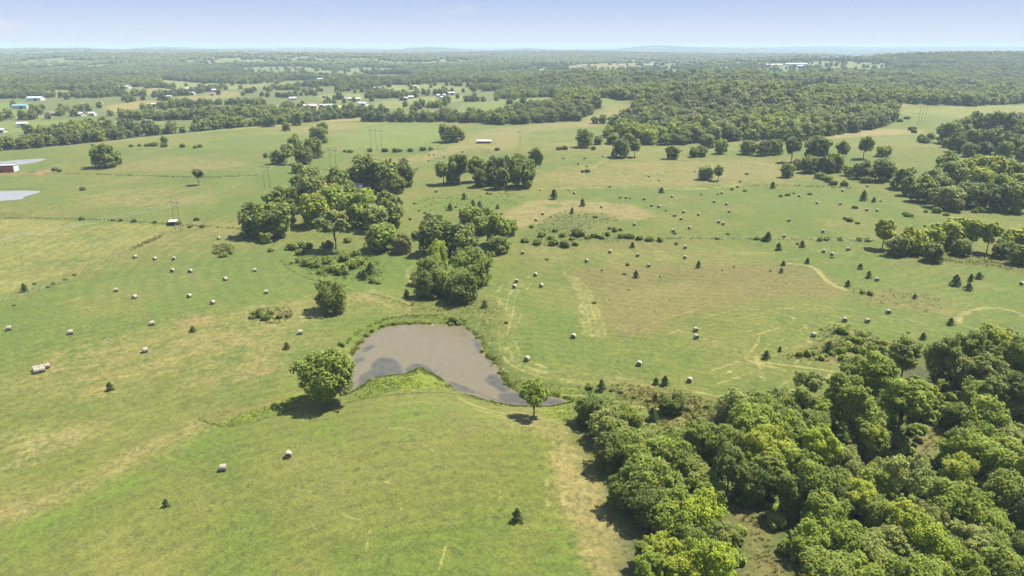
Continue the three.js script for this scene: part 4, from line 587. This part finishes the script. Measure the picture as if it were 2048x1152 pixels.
// ---------------------------------------------------------------- round hay bales
{
  const wrapTex = (() => { const w = 256, h = 128, d = new Uint8Array(w * h * 4); for (let j = 0; j < h; j++) for (let i = 0; i < w; i++) { const n = vn(i / 3, j / 1.3) * .5 + vn(i / 11, j / 4) * .3 + vn(i / 1.2, j / .9) * .2, band = .94 + .06 * Math.sin(j / h * 40), c = mix3([.31, .28, .215], [.17, .135, .085], sm(.45, .85, n)).map((q) => q * band); for (let q = 0; q < 3; q++) d[(j * w + i) * 4 + q] = toS(c[q]); d[(j * w + i) * 4 + 3] = 255; } const t = new THREE.DataTexture(d, w, h, THREE.RGBAFormat); t.colorSpace = THREE.SRGBColorSpace; t.magFilter = THREE.LinearFilter; t.wrapS = THREE.RepeatWrapping; t.needsUpdate = true; return t; })();
  const endTex = (() => { const w = 128, d = new Uint8Array(w * w * 4); for (let j = 0; j < w; j++) for (let i = 0; i < w; i++) { const x = i / w - .5, y = j / w - .5, r = Math.hypot(x, y), a = Math.atan2(y, x), n = vn(r * 60 + a * 1.6, a * 5 + 20) * .6 + vn(i / 2, j / 2) * .4, c = mix3([.10, .075, .04], [.20, .155, .088], n); for (let q = 0; q < 3; q++) d[(j * w + i) * 4 + q] = toS(c[q]); d[(j * w + i) * 4 + 3] = 255; } const t = new THREE.DataTexture(d, w, w, THREE.RGBAFormat); t.colorSpace = THREE.SRGBColorSpace; t.magFilter = THREE.LinearFilter; t.needsUpdate = true; return t; })();
  const wm = new THREE.MeshStandardMaterial({ map: wrapTex, roughness: .75 }), em = new THREE.MeshStandardMaterial({ map: endTex, roughness: 1 });
  const RAD = .68, LEN = .62, side = new THREE.LatheGeometry([[RAD - .09, -LEN], [RAD - .03, -LEN + .03], [RAD, -LEN + .1], [RAD + .012, -.3], [RAD + .015, 0], [RAD + .008, .35], [RAD, LEN - .1], [RAD - .03, LEN - .03], [RAD - .09, LEN]].map(([a, b]) => new THREE.Vector2(a, b)), 28); side.rotateX(Math.PI / 2);
  const end = new THREE.CircleGeometry(RAD - .085, 24), ep = end.attributes.position; for (let i = 0; i < ep.count; i++) ep.setZ(i, (vn(ep.getX(i) * 5 + 9, ep.getY(i) * 5) - .3) * .05);
  const bR = rngOf(66);
  const bale = (x, z, yaw, place, group) => {
    const o = new THREE.Group(); o.name = named('hay_bale'); o.position.set(x, height(x, z) + RAD * .955, z); o.rotation.y = yaw; const s = .95 + bR() * .1; o.scale.set(s, s * .97, s);
    const a = new THREE.Mesh(side, wm); a.name = 'net_wrap'; a.rotation.z = bR() * 6; o.add(a);
    for (const k of [1, -1]) { const e = new THREE.Mesh(end, em); e.name = 'end_face'; e.position.z = k * (LEN - .005); if (k < 0) e.rotation.y = Math.PI; o.add(e); }
    tell(o, 'round hay bale', place, 'hay bale', group);
  };
  const field = (place, group, yaw, list) => { for (const [u, v, w] of list) { const [x, z] = P(u, v + 3); bale(x, z, w ?? yaw + (bR() - .5) * .9, place, group); } };
  field('in the meadow west of it', 'hay bales in the west meadow', -.15, [[438, 476], [460, 473], [271, 513], [310, 517], [348, 517], [345, 541], [381, 542], [451, 558], [233, 580, -1.3], [270, 594], [379, 592, -.2], [426, 605], [510, 540, -1.2], [533, 584, -1.3], [305, 647, -1.1], [19, 657, -1.2], [142, 665, -1.1], [291, 701, -.9], [601, 665, -1.3]]);
  field('on the mown slope before the wood', 'hay bales on the mown slope', 0, [[577, 911, .3], [447, 937, -1.35]]);
  { const [x, z] = P(72, 741), ax = .85, az = -.53; for (const [i, j] of [[0, 0], [1, 0], [2, 0], [0, 1], [1, 1]]) bale(x + ax * i * 1.27 - az * j * 1.42 + (j ? .3 : 0), z + az * i * 1.27 + ax * j * 1.42, Math.atan2(ax, az) + Math.PI, 'in the close pair of rows', 'hay bales lined up in two rows'); }
  field('in the wide hay field east of it', 'hay bales in the east field', -.2, [[1045, 505], [1071, 549, -.4], [1033, 562], [1029, 573], [1083, 571], [1173, 521], [1220, 503], [1275, 510], [1297, 531, .2], [1370, 494], [1370, 514], [1147, 673, -.4], [1054, 718, -.5], [1278, 728, -.3], [1379, 761, -.4], [1391, 660, .1], [1392, 674, .3], [1627, 670, 1.4], [1776, 624, -.1], [1689, 640], [1734, 642], [1753, 559], [1647, 502], [1664, 508], [1696, 498], [2043, 567, -1.1]]);
  field('in the hay field beyond the middle fence', 'hay bales beyond the middle fence', -.2, [[1085, 427], [1072, 439], [1203, 413], [1149, 385], [1252, 394], [1288, 397], [1303, 410], [1318, 412], [1344, 392], [1349, 430], [1367, 423], [1362, 437], [1397, 428], [1269, 448], [1379, 455], [1346, 461], [1437, 443], [1446, 447], [1428, 402], [1453, 407], [1458, 422], [1444, 385], [1685, 380], [1735, 371], [1598, 391], [1634, 405], [1680, 407], [1733, 419], [1754, 420], [1577, 440], [1646, 462], [1568, 472], [1813, 456]]);
  field('in the pasture around the old trees', 'hay bales by the old trees', .2, [[858, 308], [868, 308], [888, 312], [925, 302], [858, 320], [981, 316], [1127, 315], [1156, 326], [1169, 315], [1174, 331], [1205, 311]]);
}

// ---------------------------------------------------------------- buildings
const mat = (r, g, b, rough = .8, metal = 0) => new THREE.MeshStandardMaterial({ color: new THREE.Color().setRGB(r, g, b), roughness: rough, metalness: metal });
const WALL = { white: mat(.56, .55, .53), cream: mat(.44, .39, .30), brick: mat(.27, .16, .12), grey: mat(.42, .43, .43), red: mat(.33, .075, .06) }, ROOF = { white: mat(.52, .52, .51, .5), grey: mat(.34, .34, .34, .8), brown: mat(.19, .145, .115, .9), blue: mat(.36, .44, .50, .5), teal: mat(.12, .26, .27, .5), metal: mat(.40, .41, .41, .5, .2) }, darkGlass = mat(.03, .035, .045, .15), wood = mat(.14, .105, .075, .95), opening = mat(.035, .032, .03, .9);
const box = (w, h, d, x, y, z) => { const g = new THREE.BoxGeometry(w, h, d); g.translate(x, y, z); return g; };
const part = (o, name, g, m) => { const p = new THREE.Mesh(g, m); p.name = name; o.add(p); return p; };
function gable(w, d, eave, rise, over) { const s = new THREE.Shape([new THREE.Vector2(-d / 2 - over, eave - .05), new THREE.Vector2(0, eave + rise), new THREE.Vector2(d / 2 + over, eave - .05), new THREE.Vector2(d / 2 + over, eave + .14), new THREE.Vector2(0, eave + rise + .2), new THREE.Vector2(-d / 2 - over, eave + .14)]); const g = new THREE.ExtrudeGeometry(s, { depth: w + over * 2, bevelEnabled: false }); g.translate(0, 0, -w / 2 - over); g.rotateY(Math.PI / 2); return g; }
function body(w, d, eave, rise) { const s = new THREE.Shape([new THREE.Vector2(-d / 2, -1), new THREE.Vector2(d / 2, -1), new THREE.Vector2(d / 2, eave), new THREE.Vector2(0, eave + rise), new THREE.Vector2(-d / 2, eave)]); const g = new THREE.ExtrudeGeometry(s, { depth: w, bevelEnabled: false }); g.translate(0, 0, -w / 2); g.rotateY(Math.PI / 2); return g; }
const farm = { white: 'white', cream: 'cream', brick: 'brick', grey: 'grey', red: 'red' };
const bdR = rngOf(31);
function house(u, v, wpx, wall, roof, place, long = false) {
  const [x, z] = P(u, v), y = height(x, z), w = Math.max(7, wpx * depthOf(x, y, z) / F), d = Math.min(w * .7, long ? 16 : 9.5), eave = long ? 4 : 2.8, rise = d * (long ? .13 : .24), o = new THREE.Group(); o.name = named(long ? 'farm_shed' : 'house'); o.position.set(x, y, z); o.rotation.y = (bdR() - .5) * .9;
  part(o, 'wall', body(w, d, eave, rise), WALL[wall]); part(o, 'roof', gable(w, d, eave, rise, .5), ROOF[roof]);
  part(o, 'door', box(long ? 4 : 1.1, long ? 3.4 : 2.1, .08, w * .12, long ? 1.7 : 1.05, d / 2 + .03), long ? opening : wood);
  if (!long) for (const k of [-.32, -.1, .33]) part(o, 'window', box(1.5, 1.1, .06, w * k, 1.6, d / 2 + .03), darkGlass);
  tell(o, `${farm[wall]} ${long ? 'farm shed' : 'house'} with ${roof} roof`, place, long ? 'shed' : 'house', long ? 'sheds ' + place : 'houses ' + place);
}
const L = 'in the valley';
for (const [u, v, w, a, r, l] of [[72, 201, 26, 'white', 'blue', 1], [42, 217, 25, 'grey', 'teal', 1], [12, 235, 14, 'white', 'white'], [162, 232, 18, 'cream', 'grey'], [186, 231, 10, 'white', 'white'], [251, 177, 20, 'cream', 'grey', 1], [262, 202, 10, 'white', 'white'], [306, 214, 16, 'white', 'grey', 1], [332, 216, 10, 'white', 'white'], [339, 196, 7, 'white', 'grey'], [385, 190, 11, 'cream', 'white', 1], [425, 191, 8, 'white', 'brown'], [377, 180, 7, 'white', 'white'], [432, 184, 14, 'white', 'white', 1], [200, 208, 10, 'cream', 'brown'], [168, 212, 9, 'brick', 'brown'], [105, 231, 18, 'brick', 'brown'], [85, 266, 14, 'white', 'white'], [47, 254, 18, 'white', 'white', 1], [5, 265, 13, 'cream', 'white'], [296, 247, 9, 'white', 'grey'], [586, 200, 13, 'white', 'white'], [557, 218, 14, 'grey', 'grey'], [640, 161, 10, 'white', 'white', 1], [620, 217, 24, 'cream', 'white', 1], [656, 217, 30, 'cream', 'grey', 1], [702, 213, 11, 'white', 'grey'], [727, 212, 18, 'white', 'white', 1], [701, 201, 9, 'cream', 'white'], [687, 196, 7, 'white', 'brown'], [716, 201, 7, 'white', 'white'], [737, 179, 12, 'white', 'grey'], [755, 179, 14, 'white', 'grey'], [808, 201, 16, 'white', 'grey', 1], [822, 197, 10, 'white', 'white'], [833, 193, 9, 'brick', 'white'], [882, 195, 17, 'white', 'white', 1], [902, 190, 13, 'white', 'white', 1], [887, 199, 14, 'grey', 'grey', 1], [831, 176, 10, 'white', 'white', 1], [952, 175, 16, 'white', 'white', 1], [842, 153, 12, 'white', 'brown'], [884, 163, 10, 'cream', 'brown'], [954, 163, 10, 'white', 'white'], [742, 148, 13, 'white', 'grey'], [985, 172, 8, 'white', 'grey'], [650, 196, 8, 'cream', 'brown'], [1033, 218, 10, 'brick', 'brown']]) house(u, v, w, a, r, L, !!l);
const TT = 'in the distant town';
for (const [u, v, w, a, r, l] of [[1356, 152, 30, 'white', 'white', 1], [1314, 152, 32, 'cream', 'white', 1], [1199, 153, 13, 'white', 'white', 1], [1216, 153, 11, 'white', 'grey', 1], [1259, 148, 8, 'white', 'grey'], [1083, 142, 8, 'white', 'white', 1], [1309, 132, 13, 'white', 'grey', 1], [1446, 138, 14, 'white', 'white', 1], [1411, 131, 9, 'cream', 'grey'], [1526, 132, 18, 'white', 'blue', 1], [1510, 145, 9, 'white', 'white', 1], [1039, 118, 9, 'white', 'white', 1], [1591, 130, 50, 'white', 'white', 1], [1548, 132, 27, 'white', 'white', 1], [1602, 134, 20, 'grey', 'blue', 1], [1711, 112, 24, 'white', 'white', 1], [1240, 131, 9, 'cream', 'grey'], [1170, 133, 10, 'white', 'brown'], [1280, 136, 8, 'white', 'white'], [1395, 151, 14, 'white', 'white', 1]]) house(u, v, w, a, r, TT, !!l);
function shedAt(name, u, v, build, label, category, turn = 0) { const [x, z] = P(u, v), o = new THREE.Group(); o.name = name; o.position.set(x, height(x, z), z); o.rotation.y = turn; build(o); o.userData = { label, category }; shadows(o); scene.add(o); }
shedAt('pole_barn', 11, 343, (o) => {
  part(o, 'wall', mergeGeometries([box(13, 5.2, .2, 0, 2.0, -4), box(.2, 5.0, 8, -6.6, 2.0, 0), box(.2, 4.6, 8, 6.6, 1.8, 0)]), WALL.grey);
  part(o, 'front_panel', box(7.2, 4.4, .2, 2.9, 1.7, 4), WALL.red); part(o, 'front_panel', box(1.6, 4.4, .2, -5.8, 1.7, 4), WALL.grey);
  part(o, 'header', box(4.4, .7, .2, -2.8, 3.55, 4), WALL.grey); part(o, 'post', box(.25, 4.4, .25, -1.0, 1.7, 3.7), wood); part(o, 'post', box(.25, 4.4, .25, -4.8, 1.7, 3.7), wood);
  const r = box(14, .16, 9.4, 0, 0, 0); r.rotateX(-.06); r.translate(0, 4.3, 0); part(o, 'roof', r, ROOF.metal);
}, 'red and grey pole barn with open bay beside the far water', 'barn', .25);
shedAt('loafing_shed', 968, 286, (o) => {
  part(o, 'wall', mergeGeometries([box(11.5, 2.4, .15, 0, .7, -2), box(.15, 2.3, 4, -5.8, .7, 0), box(.15, 2.3, 4, 5.8, .7, 0)]), WALL.red); part(o, 'front_panel', box(11.3, 1.7, .12, 0, .4, 2), mat(.19, .07, .05, .9));
  for (const k of [-5.6, -1.9, 1.9, 5.6]) part(o, 'post', box(.18, 2.4, .18, k, .8, 2.12), wood);
  const r = box(12.6, .12, 5, 0, 0, 0); r.rotateX(.16); r.translate(0, 2.1, 0); part(o, 'roof', r, ROOF.metal);
}, 'long low red-brown livestock shed with pale roof in upper pasture', 'shed', -.05);
shedAt('small_shelter', 347, 450, (o) => {
  for (const k of [[-1.4, -1], [1.4, -1], [-1.4, 1], [1.4, 1]]) part(o, 'post', box(.14, 2.2, .14, k[0], .9, k[1]), wood);
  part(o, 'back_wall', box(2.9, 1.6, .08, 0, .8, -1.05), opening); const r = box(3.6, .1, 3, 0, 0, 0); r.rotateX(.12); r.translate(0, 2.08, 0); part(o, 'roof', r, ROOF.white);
}, 'tiny white-roofed shelter in the brush beside the twin poles', 'shelter', .2);
shedAt('farmhouse', 708, 384, (o) => { part(o, 'wall', body(9, 7, 3.4, 1.8), WALL.white); part(o, 'roof', gable(9, 7, 3.4, 1.8, .4), ROOF.metal); part(o, 'door', box(1.1, 2.1, .08, 0, 1.05, 3.53), wood); for (const k of [-2.6, 2.6]) part(o, 'window', box(1.2, 1.2, .06, k, 1.7, 3.53), darkGlass); }, 'white farmhouse glimpsed between crowns of the long grove', 'house', .5);

// ---------------------------------------------------------------- power line: poles and wires
{
  const poleMat = mat(.17, .15, .125, .95), steel = mat(.38, .38, .37, .5, .6), wireMat = mat(.5, .5, .48, .6);
  const tops = [];
  function frame(u, v, h, n, gap, label, turn = 0) {
    const [x, z] = P(u, v), y = height(x, z), o = new THREE.Group(); o.name = named('power_pole_frame'); o.position.set(x, y, z); o.rotation.y = turn;
    for (let k = 0; k < n; k++) { const g = new THREE.CylinderGeometry(.10, .15, h + 1, 8); g.translate((k - (n - 1) / 2) * gap, h / 2 - .5, 0); part(o, 'pole', g, poleMat); }
    const span = Math.max(4.4, (n - 1) * gap + 4.2);
    part(o, 'crossarm', box(span, .22, .16, 0, h - 1.9, .2), poleMat);
    if (n === 2) { const b = box(gap * 1.2, .1, .1, 0, 0, .18); b.rotateZ(.7); b.translate(0, h - 4, 0); part(o, 'brace', b, poleMat); }
    const pts = []; for (const k of [-1, 0, 1]) { const g = new THREE.CylinderGeometry(.07, .07, .9, 6); g.translate(k * span * .46, h - 2.45, .2); part(o, 'insulator', g, steel); pts.push(new THREE.Vector3(k * span * .46, h - 2.9, .2).applyAxisAngle(new THREE.Vector3(0, 1, 0), turn).add(o.position)); }
    o.userData = { label, category: 'power pole', group: 'poles of the power line' }; shadows(o); scene.add(o); tops.push(pts);
  }
  { const [x, z] = [-300, -150]; tops.push([-1, 0, 1].map((k) => new THREE.Vector3(x + k * 2, height(x, z) + 12.5, z - k * 2))); }
  frame(357, 461, 15.3, 2, 3.3, 'twin pole power frame standing beside the tiny shelter', -.35);
  frame(535, 377, 14.5, 2, 3.6, 'twin pole power frame in front of the small grove', -.3);
  frame(667, 338, 14.5, 2, 4.2, 'twin pole power frame behind the long grove', -.3);
  frame(753, 300, 17, 3, 4.6, 'triple pole power frame at the brush line', -.3);
  frame(1040, 296, 15, 1, 0, 'single power pole rising behind the old trees', -.1);
  frame(1842, 248, 24, 3, 3.4, 'triple pole power frame on the far sunlit field', .1);
  const wire = (a, b, sag, thick) => { const pts = []; for (let i = 0; i <= 14; i++) { const t = i / 14, p = a.clone().lerp(b, t); p.y -= sag * 4 * t * (1 - t); pts.push(p); } const o = new THREE.Mesh(new THREE.TubeGeometry(new THREE.CatmullRomCurve3(pts), 28, thick, 4), wireMat); o.name = named('power_wire'); o.position.set(0, 0, 0); return o; };
  const where = ['sagging away over the west meadow', 'spanning the pasture to the small grove', 'passing behind the long grove', 'reaching the triple pole frame', 'running above the old trees', 'crossing the wooded hill'], which = ['first', 'middle', 'last'];
  for (let s = 0; s + 2 < tops.length; s++) for (let k = 0; k < 3; k++) { const w = wire(tops[s][k], tops[s + 1][k], Math.min(5, tops[s][k].distanceTo(tops[s + 1][k]) * .018), s ? .012 : .018); w.userData = { label: `${which[k]} of three thin power wires ${where[s]}`, category: 'wire', group: 'wires of the power line' }; shadows(w); scene.add(w); }
}

// ---------------------------------------------------------------- wire fences
{
  const postMat = mat(.17, .14, .11, .95), wireMat = mat(.35, .34, .32, .5, .5), postGeo = new THREE.CylinderGeometry(.06, .075, 1.5, 6);
  const fence = (pts, step, label) => {
    const p = W2(smoothLoop(pts, false, 5)), o = new THREE.Group(); o.name = named('wire_fence'); const at = []; let left = 0;
    for (let i = 1; i < p.length; i++) { const l = Math.hypot(p[i][0] - p[i - 1][0], p[i][1] - p[i - 1][1]); let t = left; for (; t < l; t += step) at.push([lerp(p[i - 1][0], p[i][0], t / l), lerp(p[i - 1][1], p[i][1], t / l)]); left = t - l; }
    const [bx, bz] = at[0], by = height(bx, bz); o.position.set(bx, by, bz);
    for (const [x, z] of at) { const m = new THREE.Mesh(postGeo, postMat); m.name = 'post'; m.position.set(x - bx, height(x, z) - by + .55, z - bz); o.add(m); }
    for (const h of [.5, .85, 1.15]) { const c = new THREE.CatmullRomCurve3(at.map(([x, z]) => new THREE.Vector3(x - bx, height(x, z) - by + h, z - bz))); part(o, 'wire', new THREE.TubeGeometry(c, at.length * 2, .008, 3), wireMat); }
    o.userData = { label, category: 'fence' }; shadows(o); scene.add(o);
  };
  fence([[-20, 612], [60, 588], [140, 560], [220, 520], [262, 498], [300, 477], [370, 460]], 4.2, 'thin wire fence climbing the west meadow to the twin poles');
  fence([[-20, 435], [120, 437], [240, 441], [330, 447]], 5, 'thin wire fence along the brush line below the far water');
  fence([[1340, 480], [1450, 479], [1600, 481], [1750, 484]], 4.6, 'thin wire fence across the hay field with brush along it');
}

// ---------------------------------------------------------------- white heron at the pond's far edge
{
  const ring = [[0, .55, -.32, .02], [0, .58, -.2, .08], [0, .62, 0, .125], [0, .68, .16, .10], [0, .78, .25, .055], [0, .92, .26, .038], [0, 1.02, .21, .034], [0, 1.1, .24, .042], [0, 1.12, .32, .03], [0, 1.11, .4, .012], [0, 1.1, .5, .004]], n = 10, pos = [], idx = [];
  ring.forEach(([x, y, z, r], i) => { const a = ring[Math.max(0, i - 1)], b = ring[Math.min(ring.length - 1, i + 1)], t = new THREE.Vector3(b[0] - a[0], b[1] - a[1], b[2] - a[2]).normalize(), X = new THREE.Vector3(1, 0, 0), Y = t.clone().cross(X); for (let k = 0; k < n; k++) { const q = k / n * 6.283; pos.push(x + X.x * Math.cos(q) * r, y + Y.y * Math.sin(q) * r, z + Y.z * Math.sin(q) * r); } });
  for (let i = 0; i < ring.length - 1; i++) for (let k = 0; k < n; k++) { const a = i * n + k, b = i * n + (k + 1) % n; idx.push(a, a + n, b, b, a + n, b + n); }
  const g = new THREE.BufferGeometry(); g.setAttribute('position', new THREE.Float32BufferAttribute(pos, 3)); g.setIndex(idx); g.computeVertexNormals();
  const o = new THREE.Group(); o.name = 'heron'; const [x, z] = onPlane(865, 654, POND_LEVEL); o.position.set(x, POND_LEVEL - .02, z); o.rotation.y = 2.2;
  part(o, 'body', g, mat(.82, .81, .78)); for (const k of [-.05, .05]) part(o, 'leg', limb([k, -.05, 0], [k, .58, 0], .014, .018, 5), mat(.06, .06, .05));
  o.userData = { label: 'white heron standing at the far edge of the pond', category: 'bird' }; shadows(o); scene.add(o);
}
writeLabels();
renderer.render(scene, camera);
